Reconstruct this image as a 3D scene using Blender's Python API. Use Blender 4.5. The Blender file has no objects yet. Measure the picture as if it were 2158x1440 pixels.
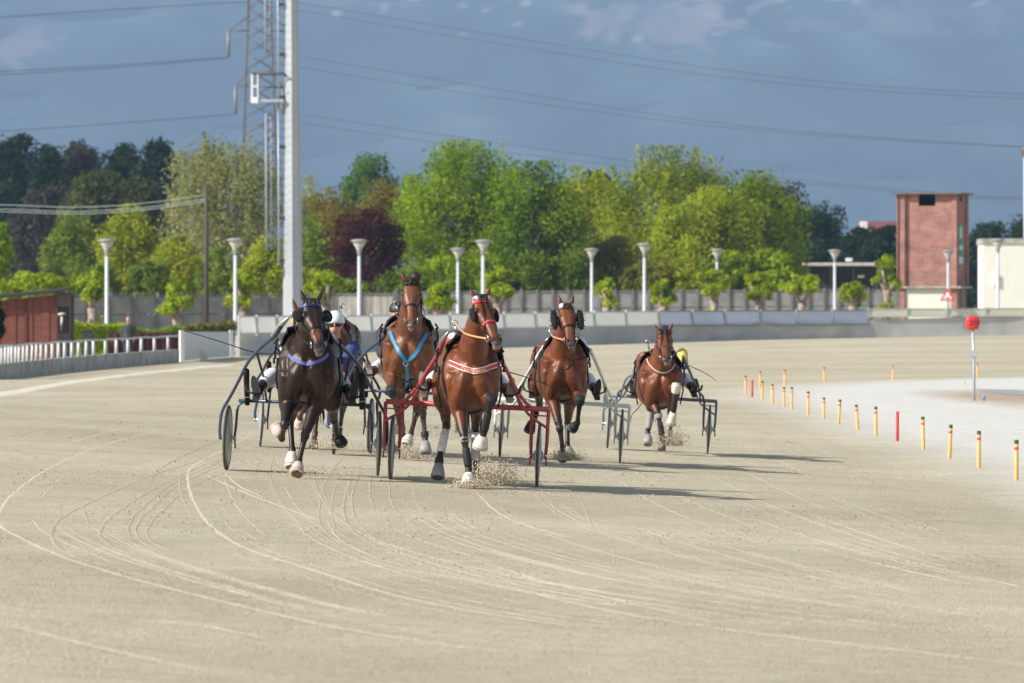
import bpy, bmesh, math, random
import numpy as np
from mathutils import Vector, Matrix, noise as mnoise
from mathutils.bvhtree import BVHTree
R = math.radians
SC = bpy.context.scene
COL = SC.collection
rng = np.random.default_rng(7)
random.seed(7)

# ------------------------------------------------------------------ camera
F = 12000.0            # focal length in photograph pixels (photo 2158 x 1440)
CH = 1.7               # camera height
cam_d = bpy.data.cameras.new('camera')
cam = bpy.data.objects.new('camera', cam_d); COL.objects.link(cam)
cam_d.sensor_width = 36.0
cam_d.lens = F / 2158 * 36.0
cam_d.clip_start = 1.0; cam_d.clip_end = 30000
cam.location = (0, 0, CH)
cam.rotation_euler = (R(90) - math.atan(41 / F), 0, 0)
cam_d.dof.use_dof = True
cam_d.dof.focus_distance = 60.0
cam_d.dof.aperture_fstop = 5.8
SC.camera = cam
# ------------------------------------------------------------------ light
SUN_EL, SUN_AZ = 33.0, 246.0       # azimuth clockwise from +Y: the sun stands to the left, a little behind the camera
w = bpy.data.worlds.new('World'); SC.world = w; w.use_nodes = True
nt = w.node_tree; bg = nt.nodes['Background']
sky = nt.nodes.new('ShaderNodeTexSky'); sky.sky_type = 'NISHITA'; sky.sun_disc = False
sky.sun_elevation = R(SUN_EL); sky.sun_rotation = R(SUN_AZ)
sky.air_density = 1.0; sky.dust_density = 1.0
hs = nt.nodes.new('ShaderNodeHueSaturation'); hs.inputs['Saturation'].default_value = 0.55   # partly clouded sky
nt.links.new(sky.outputs[0], hs.inputs['Color']); nt.links.new(hs.outputs[0], bg.inputs[0]); bg.inputs[1].default_value = 0.10
sl = bpy.data.lights.new('sun', 'SUN'); sl.energy = 4.5; sl.angle = R(0.6); sl.color = (1.0, 0.95, 0.88)
so = bpy.data.objects.new('sun', sl); COL.objects.link(so)
sdir = Vector((math.sin(R(SUN_AZ)) * math.cos(R(SUN_EL)), math.cos(R(SUN_AZ)) * math.cos(R(SUN_EL)), math.sin(R(SUN_EL))))
so.rotation_euler = sdir.to_track_quat('Z', 'Y').to_euler()
vs = SC.view_settings; vs.view_transform = 'Standard'; vs.look = 'None'; vs.exposure = 0.55; vs.gamma = 1
SC.cycles.volume_bounces = 1
SC.cycles.max_bounces = 6

# ------------------------------------------------------------------ helpers
def smooth(a, b, x):
    t = min(1.0, max(0.0, (x - a) / (b - a))); return t * t * (3 - 2 * t)

WALL_PX = [-3000, 0, 370, 430, 490, 505, 1000, 1388, 1600, 1830, 2158, 6000]
WALL_Y  = [120, 168, 218, 234, 256, 260, 279, 291, 296, 299, 301, 310]
WALL_Z  = [0.0, 0.0, 0.14, 0.15, 0.13, 0.12, 0.40, 0.63, 0.77, .88, 1.02, 1.2]
def wally(px): return float(np.interp(px, WALL_PX, WALL_Y))
def wallz(px): return float(np.interp(px, WALL_PX, WALL_Z))
def ground(X, Y):
    xb = min(5.2, max(-12.0, X))
    z = -0.05 * xb * (1 - smooth(85, 130, Y)) 
    if Y > 100:
        px = X / Y * F + 1079
        z += wallz(px) * smooth(165, wally(px), Y)
    return z
def at(px, py, Y):
    return Vector(((px - 1079) / F * Y, Y, CH + (679 - py) / F * Y))
def gxy(px, py):
    """ground point seen at a photo pixel"""
    z = 0.0
    Y = 100
    for _ in range(40):
        Y = min(340.0, (CH - z) * F / max(12.0, (py - 679)))
        z = 0.5 * z + 0.5 * ground((px - 1079) / F * Y, Y)
    return Vector(((px - 1079) / F * Y, Y, ground((px - 1079) / F * Y, Y)))
def gp(px, Y):
    X = (px - 1079) / F * Y
    return Vector((X, Y, ground(X, Y)))

def link(o, parent=None):
    COL.objects.link(o)
    if parent is not None: o.parent = parent
    return o
def tag(o, label=None, cat=None, group=None, kind=None):
    if label: o['label'] = label
    if cat: o['category'] = cat
    if group: o['group'] = group
    if kind: o['kind'] = kind
    return o
def thing(name, label, cat, loc=(0, 0, 0), group=None, rz=0):
    o = bpy.data.objects.new(name, None); COL.objects.link(o)
    o.location = loc; o.rotation_euler = (0, 0, rz); o.empty_display_size = 0.2
    return tag(o, label, cat, group)

class MB:
    def __init__(s): s.v = []; s.f = []; s.m = []; s.mi = 0
    def add(s, vs, fs):
        n = len(s.v); s.v += [tuple(v) for v in vs]; s.f += [tuple(i + n for i in f) for f in fs]; s.m += [s.mi] * len(fs)
    def box(s, c, size, rz=0.0, bev=0.0):
        c = Vector(c); x, y, z = size[0] / 2, size[1] / 2, size[2] / 2
        b = bmesh.new(); bmesh.ops.create_cube(b, size=1.0)
        for v in b.verts: v.co = Vector((v.co.x * 2 * x, v.co.y * 2 * y, v.co.z * 2 * z))
        if bev > 0: bmesh.ops.bevel(b, geom=b.edges[:], offset=bev, segments=2, affect='EDGES')
        m = Matrix.Rotation(rz, 3, 'Z')
        b.verts.index_update()
        s.add([c + m @ v.co for v in b.verts], [[v.index for v in f.verts] for f in b.faces]); b.free()
    def tube(s, pts, rad, n=8, cap=True, ref=None):
        """rad: number, list of numbers, or list of (ra, rb) pairs; ref = direction of the first radius"""
        pts = [Vector(p) for p in pts]; k = len(pts)
        if not isinstance(rad, (list, tuple)): rad = [rad] * k
        vs = []; prev = None
        for i, p in enumerate(pts):
            if i == 0: t = pts[1] - pts[0]
            elif i == k - 1: t = pts[-1] - pts[-2]
            else: t = (pts[i + 1] - p).normalized() + (p - pts[i - 1]).normalized()
            if t.length < 1e-9: t = Vector((0, 0, 1))
            t.normalize()
            if ref is not None: u = Vector(ref)
            elif prev is not None: u = prev
            else: u = Vector((1, 0, 0)) if abs(t.x) < 0.8 else Vector((0, 1, 0))
            u = u - t * u.dot(t)
            if u.length < 1e-6: u = t.orthogonal()
            u.normalize(); prev = u; w_ = t.cross(u)
            r = rad[i]; ra, rb = r if isinstance(r, (tuple, list)) else (r, r)
            for j in range(n):
                a = 2 * math.pi * j / n
                vs.append(p + u * math.cos(a) * ra + w_ * math.sin(a) * rb)
        fs = []
        for i in range(k - 1):
            for j in range(n):
                a = i * n + j; b = i * n + (j + 1) % n
                fs.append((a, b, b + n, a + n))
        if cap:
            fs.append(tuple(range(n - 1, -1, -1))); fs.append(tuple((k - 1) * n + j for j in range(n)))
        s.add(vs, fs)
    def lathe(s, prof, n=16, c=(0, 0, 0), M=None):
        c = Vector(c); vs = []; k = len(prof)
        for r, z in prof:
            for j in range(n):
                a = 2 * math.pi * j / n
                v = Vector((r * math.cos(a), r * math.sin(a), z))
                vs.append(c + (M @ v if M is not None else v))
        fs = []
        for i in range(k - 1):
            for j in range(n):
                a = i * n + j; b = i * n + (j + 1) % n
                fs.append((a, b, b + n, a + n))
        fs.append(tuple(range(n - 1, -1, -1))); fs.append(tuple((k - 1) * n + j for j in range(n)))
        s.add(vs, fs)
    def ell(s, c, r, M=None, n=12):
        c = Vector(c); b = bmesh.new(); bmesh.ops.create_uvsphere(b, u_segments=n, v_segments=max(6, n * 2 // 3), radius=1.0)
        b.verts.index_update(); vs = []
        for v in b.verts:
            q = Vector((v.co.x * r[0], v.co.y * r[1], v.co.z * r[2]))
            vs.append(c + (M @ q if M is not None else q))
        s.add(vs, [[v.index for v in f.verts] for f in b.faces]); b.free()
    def mesh(s, name='m', smooth_=True):
        me = bpy.data.meshes.new(name); me.from_pydata(s.v, [], s.f); me.update()
        if smooth_: me.polygons.foreach_set('use_smooth', [True] * len(me.polygons))
        return me
    def build(s, name, mat, parent=None, smooth_=True):
        me = s.mesh(name, smooth_)
        for m_ in (mat if isinstance(mat, (list, tuple)) else [mat]): me.materials.append(m_)
        if isinstance(mat, (list, tuple)): me.polygons.foreach_set('material_index', s.m)
        o = bpy.data.objects.new(name, me); link(o, parent)
        if parent is not None:
            pm = Matrix.Identity(4); q = parent
            chain = []
            while q is not None: chain.append(q); q = q.parent
            for q in reversed(chain): pm = pm @ q.matrix_basis
            me.transform(pm.inverted())       # vertices were given in world space
        return o
def place(me, name, mat, parent=None):
    me.name = name; me.materials.clear(); me.materials.append(mat)
    o = bpy.data.objects.new(name, me); link(o, parent)
    if parent is not None:
        pm = Matrix.Identity(4); q = parent; chain = []
        while q is not None: chain.append(q); q = q.parent
        for q in reversed(chain): pm = pm @ q.matrix_basis
        me.transform(pm.inverted())
    return o
def copy_tree(o, parent=None):
    c = o.copy(); COL.objects.link(c); c.parent = parent
    for ch in [x for x in bpy.data.objects if x.parent == o]: copy_tree(ch, c)
    return c

# ------------------------------------------------------------------ materials
def mat(name, col, rough=0.7, var=0.0, vscale=8.0, bump=0.0, bscale=30.0, metal=0.0, spec=0.5, col2=None, attr=None, trans=0.0, coords='Object', stretch=(1, 1, 1), detail=4.0, bdist=0.02):
    m = bpy.data.materials.new(name); m.use_nodes = True; n = m.node_tree; b = n.nodes['Principled BSDF']
    b.inputs['Roughness'].default_value = rough; b.inputs['Metallic'].default_value = metal
    b.inputs['Specular IOR Level'].default_value = spec
    L = n.links.new
    tc = n.nodes.new('ShaderNodeTexCoord'); mp = n.nodes.new('ShaderNodeMapping'); L(tc.outputs[coords], mp.inputs[0]); mp.inputs['Scale'].default_value = stretch
    src = None
    if attr:
        a = n.nodes.new('ShaderNodeVertexColor'); a.layer_name = attr; src = a.outputs[0]
    if var > 0 or col2:
        t = n.nodes.new('ShaderNodeTexNoise'); t.inputs['Scale'].default_value = vscale; t.inputs['Detail'].default_value = detail; L(mp.outputs[0], t.inputs[0])
        mr = n.nodes.new('ShaderNodeMapRange'); mr.inputs[1].default_value = 0.32; mr.inputs[2].default_value = 0.68; L(t.outputs[0], mr.inputs[0])
        mx = n.nodes.new('ShaderNodeMix'); mx.data_type = 'RGBA'
        L(mr.outputs[0], mx.inputs[0])
        if src is not None:
            mul = n.nodes.new('ShaderNodeMix'); mul.data_type = 'RGBA'; mul.blend_type = 'MULTIPLY'; mul.inputs[0].default_value = 1.0
            mx.inputs[6].default_value = (1 - var, 1 - var, 1 - var, 1); mx.inputs[7].default_value = (1 + var, 1 + var, 1 + var, 1)
            L(src, mul.inputs[6]); L(mx.outputs[2], mul.inputs[7]); src = mul.outputs[2]
        else:
            c2 = col2 or tuple(c * (1 - var) for c in col); c1 = col if col2 else tuple(min(1, c * (1 + var * 0.6)) for c in col)
            mx.inputs[6].default_value = (*c2, 1); mx.inputs[7].default_value = (*c1, 1); src = mx.outputs[2]
    if src is not None: L(src, b.inputs['Base Color'])
    else: b.inputs['Base Color'].default_value = (*col, 1)
    if bump > 0:
        t2 = n.nodes.new('ShaderNodeTexNoise'); t2.inputs['Scale'].default_value = bscale; t2.inputs['Detail'].default_value = 5; L(mp.outputs[0], t2.inputs[0])
        bp = n.nodes.new('ShaderNodeBump'); bp.inputs['Strength'].default_value = bump; bp.inputs['Distance'].default_value = bdist; L(t2.outputs[0], bp.inputs['Height']); L(bp.outputs[0], b.inputs['Normal'])
    if trans > 0:
        tr = n.nodes.new('ShaderNodeBsdfTranslucent'); ms = n.nodes.new('ShaderNodeMixShader'); ms.inputs[0].default_value = trans
        if src is not None: L(src, tr.inputs[0])
        else: tr.inputs[0].default_value = (*col, 1)
        out = n.nodes['Material Output']; L(b.outputs[0], ms.inputs[1]); L(tr.outputs[0], ms.inputs[2]); L(ms.outputs[0], out.inputs[0])
    return m
def setcol(me, arr):
    ca = me.color_attributes.new('Col', 'FLOAT_COLOR', 'POINT')
    a = np.ones((len(me.vertices), 4), dtype=np.float32); a[:, :3] = arr
    ca.data.foreach_set('color', a.ravel())

def fbm(P, seed=0, octaves=4, scale=1.0):
    """cheap value noise on numpy points (n,2)"""
    out = np.zeros(len(P)); amp = 1.0; tot = 0
    for o in range(octaves):
        q = P * scale * 2 ** o + seed * 17.3 + o * 5.1
        i = np.floor(q).astype(np.int64); f = q - i; f = f * f * (3 - 2 * f)
        def h(a, b): 
            v = (a * 374761393 + b * 668265263 + seed * 1442695) & 0xffffffff
            v = ((v ^ (v >> 13)) * 1274126177) & 0xffffffff
            return ((v ^ (v >> 16)) & 0xffff) / 65535.0
        v = (h(i[:, 0], i[:, 1]) * (1 - f[:, 0]) + h(i[:, 0] + 1, i[:, 1]) * f[:, 0]) * (1 - f[:, 1]) + (h(i[:, 0], i[:, 1] + 1) * (1 - f[:, 0]) + h(i[:, 0] + 1, i[:, 1] + 1) * f[:, 0]) * f[:, 1]
        out += v * amp; tot += amp; amp *= 0.5
    return out / tot

# ------------------------------------------------------------------ ground
def sand_nodes(m):
    """race track sand: returns (color socket, normal socket)"""
    n = m.node_tree; L = n.links.new
    tc = n.nodes.new('ShaderNodeTexCoord')
    def noise(scale, detail=4, rough=0.6, st=None):
        t = n.nodes.new('ShaderNodeTexNoise'); t.inputs['Scale'].default_value = scale; t.inputs['Detail'].default_value = detail; t.inputs['Roughness'].default_value = rough
        if st:
            mp = n.nodes.new('ShaderNodeMapping'); mp.inputs['Scale'].default_value = st; L(tc.outputs['Object'], mp.inputs[0]); L(mp.outputs[0], t.inputs[0])
        else: L(tc.outputs['Object'], t.inputs[0])
        return t.outputs[0]
    def ramp(src, a, b):
        r = n.nodes.new('ShaderNodeMapRange'); r.inputs[1].default_value = a; r.inputs[2].default_value = b; L(src, r.inputs[0]); return r.outputs[0]
    def mix(f, c1, c2, bt='MIX'):
        x = n.nodes.new('ShaderNodeMix'); x.data_type = 'RGBA'; x.blend_type = bt
        if isinstance(f, float): x.inputs[0].default_value = f
        else: L(f, x.inputs[0])
        for s_, c in ((6, c1), (7, c2)):
            if isinstance(c, tuple): x.inputs[s_].default_value = (*c, 1)
            else: L(c, x.inputs[s_])
        return x.outputs[2]
    base = mix(ramp(noise(0.16, 3), 0.35, 0.65), (0.54, 0.485, 0.350), (0.62, 0.565, 0.422))
    streak = mix(ramp(noise(1.0, 3, 0.6, (0.7, 0.5, 1)), 0.38, 0.62), (0.96, 0.96, 0.95), (1.04, 1.04, 1.04))
    base = mix(1.0, base, streak, 'MULTIPLY')
    far = mix(ramp(noise(1.0, 4, 0.6, (0.05, 0.10, 1)), 0.40, 0.62), (0.93, 0.93, 0.92), (1.06, 1.06, 1.06))
    base = mix(1.0, base, far, 'MULTIPLY')
    mid_ = mix(ramp(noise(3.2, 5, 0.65), 0.36, 0.64), (0.92, 0.915, 0.90), (1.06, 1.06, 1.06))
    base = mix(1.0, base, mid_, 'MULTIPLY')
    fine = mix(ramp(noise(18.0, 5, 0.7), 0.3, 0.7), (0.80, 0.79, 0.77), (1.14, 1.14, 1.14))
    base = mix(1.0, base, fine, 'MULTIPLY')
    grit = mix(ramp(noise(90.0, 2, 0.6), 0.3, 0.7), (0.84, 0.84, 0.84), (1.12, 1.12, 1.12))
    base = mix(1.0, base, grit, 'MULTIPLY')
    hm = n.nodes.new('ShaderNodeMath'); hm.operation = 'MULTIPLY_ADD'; L(noise(9.0, 6, 0.7), hm.inputs[0]); hm.inputs[1].default_value = 0.6; L(noise(45.0, 3, 0.7), hm.inputs[2])
    bp = n.nodes.new('ShaderNodeBump'); bp.inputs['Strength'].default_value = 1.0; bp.inputs['Distance'].default_value = 0.028; L(hm.outputs[0], bp.inputs['Height'])
    return base, bp.outputs[0], noise, ramp, mix
m_sand = bpy.data.materials.new('track_sand'); m_sand.use_nodes = True
pb = m_sand.node_tree.nodes['Principled BSDF']; pb.inputs['Roughness'].default_value = 0.95; pb.inputs['Specular IOR Level'].default_value = 0.15
cs, ns, *_ = sand_nodes(m_sand); m_sand.node_tree.links.new(cs, pb.inputs['Base Color']); m_sand.node_tree.links.new(ns, pb.inputs['Normal'])

m_infield = bpy.data.materials.new('infield_gravel'); m_infield.use_nodes = True
pb = m_infield.node_tree.nodes['Principled BSDF']; pb.inputs['Roughness'].default_value = 0.95; pb.inputs['Specular IOR Level'].default_value = 0.15
cs, ns, noise_, ramp_, mix_ = sand_nodes(m_infield)
nn = m_infield.node_tree
vc = nn.nodes.new('ShaderNodeVertexColor'); vc.layer_name = 'Col'
sep = nn.nodes.new('ShaderNodeSeparateColor'); nn.links.new(vc.outputs[0], sep.inputs[0])
grav = mix_(ramp_(noise_(1.5, 4), 0.35, 0.65), (0.70, 0.685, 0.625), (0.78, 0.77, 0.715))
grav = mix_(1.0, grav, mix_(ramp_(noise_(30.0, 4, 0.7), 0.3, 0.7), (0.86, 0.86, 0.85), (1.1, 1.1, 1.1)), 'MULTIPLY')
ad = nn.nodes.new('ShaderNodeMath'); ad.operation = 'MULTIPLY_ADD'; nn.links.new(noise_(2.2, 5, 0.7), ad.inputs[0]); ad.inputs[1].default_value = 0.6; nn.links.new(sep.outputs[0], ad.inputs[2])
c1 = mix_(ramp_(ad.outputs[0], 0.45, 1.15), cs, grav)
ad2 = nn.nodes.new('ShaderNodeMath'); ad2.operation = 'MULTIPLY_ADD'; nn.links.new(noise_(1.2, 5, 0.7), ad2.inputs[0]); ad2.inputs[1].default_value = 0.5; nn.links.new(sep.outputs[1], ad2.inputs[2])
c2 = mix_(ramp_(ad2.outputs[0], 0.6, 0.95), c1, mix_(ramp_(noise_(3.0, 4), 0.3, 0.7), (0.42, 0.29, 0.19), (0.58, 0.47, 0.36)))
nn.links.new(c2, pb.inputs['Base Color']); nn.links.new(ns, pb.inputs['Normal'])

def sheet(name, rows, cols, fn, mat_):
    """fn(r, c) -> (x, y, z)"""
    vs = [fn(r, c) for r in rows for c in cols]; k = len(cols)
    fs = [(i * k + j, i * k + j + 1, (i + 1) * k + j + 1, (i + 1) * k + j) for i in range(len(rows) - 1) for j in range(k - 1)]
    me = bpy.data.meshes.new(name); me.from_pydata(vs, [], fs); me.update(); me.materials.append(mat_)
    me.polygons.foreach_set('use_smooth', [True] * len(me.polygons))
    return link(bpy.data.objects.new(name, me))
rows = list(np.linspace(-40, 20, 7)) + list(np.linspace(24, 130, 107)) + list(np.linspace(132, 372, 121)) + list(np.geomspace(380, 16000, 34))
cols = list(np.linspace(-9000, -2000, 12)) + list(np.linspace(-1800, 3600, 240)) + list(np.linspace(3900, 12000, 12))
def gfn(Y, c):
    X = (c - 1079) / F * (max(Y, 0) + 25)
    return (X, Y, ground(X, Y))
tag(sheet('race_track', rows, cols, gfn, m_sand), kind='structure')

# infield sheet
bnd = [(2900, 1400), (2500, 1210), (2158, 1045), (2108, 1023), (2045, 992), (1967, 967), (1888, 944), (1819, 923), (1747, 905), (1684, 880), (1606, 857), (1560, 842), (1540, 832), (1560, 822), (1606, 815), (1738, 808), (1882, 802), (2158, 794), (2700, 784)]
BW = np.array([[*gxy(*p)[:2]] for p in bnd])
POLY = np.vstack([BW, [[150, BW[-1, 1] + 30], [150, 20]]])
def inpoly(P, poly):
    x, y = P[:, 0], P[:, 1]; ins = np.zeros(len(P), bool); j = len(poly) - 1
    for i in range(len(poly)):
        xi, yi = poly[i]; xj, yj = poly[j]
        c = ((yi > y) != (yj > y)) & (x < (xj - xi) * (y - yi) / (yj - yi + 1e-12) + xi); ins ^= c; j = i
    return ins
def segdist(P, poly):
    d = np.full(len(P), 1e9)
    for a, b in zip(poly[:-1], poly[1:]):
        ab = b - a; t = np.clip(((P - a) @ ab) / (ab @ ab), 0, 1); q = a + t[:, None] * ab
        d = np.minimum(d, np.linalg.norm(P - q, axis=1))
    return d
irows = list(np.linspace(24, 182, 317))
icols = list(np.linspace(0.5, 16, 110)) + list(np.linspace(16.5, 60, 30))
vs_ = np.array([(x, y) for y in irows for x in icols])
sd = segdist(vs_, BW); ins = inpoly(vs_, POLY); sd = np.where(ins, sd, -sd)
k = len(icols)
keep = sd > -1.6
fs_ = []
for i in range(len(irows) - 1):
    for j in range(k - 1):
        q = (i * k + j, i * k + j + 1, (i + 1) * k + j + 1, (i + 1) * k + j)
        if keep[q[0]] and keep[q[1]] and keep[q[2]] and keep[q[3]]: fs_.append(q)
me = bpy.data.meshes.new('infield')
lift = np.clip((sd + 1.6) / 1.4, 0, 1) * 0.012 + 0.003
me.from_pydata([(x, y, ground(x, y) + l) for (x, y), l in zip(vs_, lift)], [], fs_); me.update(); me.materials.append(m_infield)
e1 = np.clip(sd / 1.6 * 0.55 + 0.38, 0, 1.0)
# far edge reads crisper: use a narrower band there
far = np.clip((vs_[:, 1] - 100) / 40, 0, 1); e1 = e1 * (1 - far) + far * np.clip(sd / 3.0 * 0.6 + 0.35, 0, 1)
pc = gxy(2100, 838); pd = np.sqrt(((vs_[:, 0] - pc.x - .3) / 2.9) ** 2 + ((vs_[:, 1] - pc.y) / 21.0) ** 2)
setcol(me, np.stack([e1, np.clip(1.25 - pd, 0, 1) * 0.72, e1 * 0], 1))
tag(link(bpy.data.objects.new('infield', me)), kind='structure')
# puddle
m_water = mat('puddle_water', (0.22, 0.24, 0.25), 0.12, spec=0.6)
pw = MB(); c0 = gxy(2145, 829); ring = []
for j in range(40):
    a = j / 40 * 2 * math.pi; rr = 1 + 0.12 * math.sin(3 * a + 1) + 0.06 * math.sin(7 * a)
    ring.append((c0.x + 0.55 * rr * math.cos(a) * 1.4, c0.y + 6.5 * rr * math.sin(a), ground(c0.x, c0.y) + 0.022))
pw.add(ring, [tuple(range(40))]); tag(pw.build('puddle_water', m_water), kind='structure')

# wheel ruts raked and rolled into the sand: low ridges of pale dry sand and shallow darker grooves
m_rut = mat('dry_sand_ridge', (0.60, 0.545, 0.41), 0.95, var=0.12, vscale=14, bump=0.5, bscale=40, spec=0.1)
m_rutd = mat('dark_sand_groove', (0.47, 0.415, 0.305), 0.95, var=0.2, vscale=10, bump=0.6, bscale=40, spec=0.1)
def spline(pts, n=60):
    P = np.array(pts, float); t = np.arange(len(P)); tt = np.linspace(0, len(P) - 1, n); out = []
    for u in tt:
        i = int(min(len(P) - 2, math.floor(u))); f = u - i
        p0 = P[max(0, i - 1)]; p1 = P[i]; p2 = P[i + 1]; p3 = P[min(len(P) - 1, i + 2)]
        out.append(0.5 * ((2 * p1) + (-p0 + p2) * f + (2 * p0 - 5 * p1 + 4 * p2 - p3) * f * f + (-p0 + 3 * p1 - 3 * p2 + p3) * f ** 3))
    return np.array(out)
def ruts(name, lst, m_, hgt):
    b = MB()
    for pts, wd in lst:
        sp = spline(pts, 26 * len(pts)); prev = None; vs = []; W3 = [gxy(p[0], p[1]) for p in sp]
        for i, c in enumerate(W3):
            a = W3[max(0, i - 1)]; e = W3[min(len(W3) - 1, i + 1)]; t = (e - a); t.z = 0
            if t.length < 1e-6: t = Vector((0, 1, 0))
            t.normalize(); nrm = Vector((-t.y, t.x, 0)); fade = min(1, i / 20, (len(W3) - 1 - i) / 20)
            ww = wd * (0.75 + 0.5 * mnoise.noise(Vector((c.x * 1.7, c.y * 1.7, 3)))) * (0.25 + 0.75 * fade); hh = hgt * (0.6 + 0.8 * mnoise.noise(Vector((c.x * 4, c.y * 4, 8)))) * fade
            jx = 0.012 * mnoise.noise(Vector((c.x * 1.2, c.y * 1.2, 0)))
            for s_, h_ in ((-1, -0.003), (-0.4, hh * 0.8), (0, hh), (0.45, hh * 0.7), (1, -0.003)):
                q = c + nrm * (s_ * ww + jx); vs.append((q.x, q.y, ground(q.x, q.y) + h_ + 0.001))
        fs = [(i * 5 + j, i * 5 + j + 1, i * 5 + j + 6, i * 5 + j + 5) for i in range(len(W3) - 1) for j in range(4)]
        b.add(vs, fs)
    tag(b.build(name, m_), kind='structure')
LR = [([(560, 900), (470, 950), (405, 985), (398, 1020), (412, 1062), (445, 1108), (510, 1152), (640, 1195), (780, 1240), (900, 1270), (1050, 1297), (1250, 1325)], .06),
      ([(420, 890), (230, 935), (100, 990), (30, 1040), (3, 1075), (0, 1105), (40, 1132), (150, 1180), (300, 1225), (500, 1275), (700, 1320), (900, 1353), (1100, 1378)], .055),
      ([(430, 1000), (520, 1040), (600, 1070), (675, 1098)], .05), ([(470, 995), (510, 1028), (560, 1050)], .04),
      ([(0, 1312), (150, 1350), (300, 1385), (430, 1412)], .035), ([(1000, 1035), (1050, 1080), (1110, 1108), (1210, 1135)], .04),
      ([(300, 1308), (420, 1318), (560, 1345)], .025), ([(840, 1200), (950, 1216), (1120, 1250), (1300, 1275)], .03),
      ([(1780, 900), (1860, 945), (1960, 985), (2070, 1035), (2158, 1075), (2260, 1130)], .06), ([(1600, 960), (1740, 1060), (1860, 1140), (2000, 1210), (2158, 1290)], .04),
      ([(1080, 1240), (1300, 1290), (1600, 1335), (2158, 1400)], .03), ([(1500, 1290), (1700, 1260), (1800, 1290), (2000, 1330)], .03),
      ([(0, 900), (200, 870), (400, 850)], .07), ([(60, 960), (250, 905), (430, 870)], .05), ([(1650, 1120), (1640, 1060), (1690, 1010)], .03),
      ([(690, 1100), (720, 1140), (800, 1180)], .025), ([(1000, 1180), (1200, 1240), (1500, 1310)], .03), ([(30, 1430), (10, 1395), (200, 1400), (420, 1425)], .03)]
DR = [([(470, 955), (300, 1010), (190, 1060), (130, 1092), (110, 1120), (118, 1148), (160, 1172), (260, 1202), (400, 1235)], .035),
      ([(450, 972), (340, 1022), (262, 1070), (216, 1110), (222, 1142), (300, 1180), (420, 1218)], .03), ([(505, 965), (382, 1020), (322, 1070), (288, 1110), (298, 1140), (335, 1162)], .018),
      ([(520, 975), (400, 1030), (340, 1080), (312, 1115), (318, 1140), (350, 1158)], .014), ([(495, 962), (372, 1016), (308, 1065), (272, 1110), (280, 1142)], .014),
      ([(730, 955), (690, 1008), (676, 1058), (674, 1100), (700, 1132), (760, 1168)], .02), ([(745, 1000), (725, 1060), (738, 1110), (790, 1150), (880, 1190), (1000, 1222), (1180, 1260)], .022),
      ([(715, 1000), (700, 1060), (706, 1110), (740, 1140)], .014), ([(760, 995), (742, 1050), (756, 1105), (810, 1148)], .014),
      ([(1220, 1040), (1240, 1090), (1255, 1120)], .014), ([(1160, 1045), (1178, 1100)], .014), ([(0, 925), (150, 897), (330, 872)], .03),
      ([(1900, 1000), (2000, 1060), (2158, 1120)], .03), ([(1700, 1010), (1850, 1100), (2050, 1180)], .02), ([(560, 925), (500, 905), (520, 870)], .02)]
LR = [(p_, w_ * .55) for i_, (p_, w_) in enumerate(LR) if i_ not in (9, 11, 14, 17)]
FAM = [LR[1][0], LR[0][0], [(600, 960), (640, 1010), (700, 1090), (790, 1150), (900, 1195), (1050, 1235), (1250, 1275), (1500, 1310)], [(720, 960), (705, 1060), (760, 1120), (900, 1170), (1100, 1215), (1300, 1250), (1600, 1290), (1900, 1330)],
       [(1150, 1000), (1180, 1050), (1260, 1100), (1400, 1150), (1600, 1205), (1800, 1245), (2000, 1280), (2200, 1310)], [(1420, 960), (1500, 1000), (1620, 1060), (1750, 1110), (1900, 1160), (2050, 1200), (2200, 1235)],
       [(1640, 900), (1740, 950), (1840, 1000), (1960, 1050), (2080, 1100), (2220, 1160)]]
FR = [spline(p_, 60) for p_ in FAM]; rr_ = random.Random(5); FINE, FINED = [], []
for i in range(110):
    k_ = rr_.randrange(len(FR) - 1); t_ = rr_.random(); c_ = FR[k_] * (1 - t_) + FR[k_ + 1] * t_
    i0 = rr_.randrange(0, 40); i1 = min(60, i0 + rr_.randrange(10, 30)); sub = [tuple(q_) for q_ in c_[i0:i1:4]]
    if len(sub) < 3: continue
    (FINE if rr_.random() < .4 else FINED).append((sub, rr_.choice([.005, .008, .012, .018])))
for k_ in range(14):      # broad far straight marks running round the bend
    y_ = 775 + k_ * 9 + rr_.uniform(-3, 3); x_ = rr_.uniform(-50, 900); FINE.append(([(x_, y_ + 12), (x_ + 200, y_ + 2), (x_ + 450, y_ - 4)], .05))
ruts('sand_ridges', LR, m_rut, 0.0022)
m_rutf = mat('fine_sand_ridge', (0.55, 0.497, 0.365), 0.95, var=0.15, vscale=14, bump=0.5, bscale=40, spec=0.1)
ruts('fine_sand_ridges', FINE, m_rutf, 0.0018)
m_pale = mat('pale_sand_strip', (0.66, 0.62, 0.51), 0.95, var=0.15, vscale=3, bump=0.4, bscale=30, spec=0.1)
ruts('pale_sand_strip', [([(-120, 855), (0, 832), (150, 806), (300, 787), (420, 775), (500, 767)], .5), ([(520, 760), (800, 752), (1200, 742), (1600, 730), (2158, 716)], .5)], m_pale, 0.01)
DR = DR + FINED
ruts('sand_grooves', DR, m_rutd, 0.0024)

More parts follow.
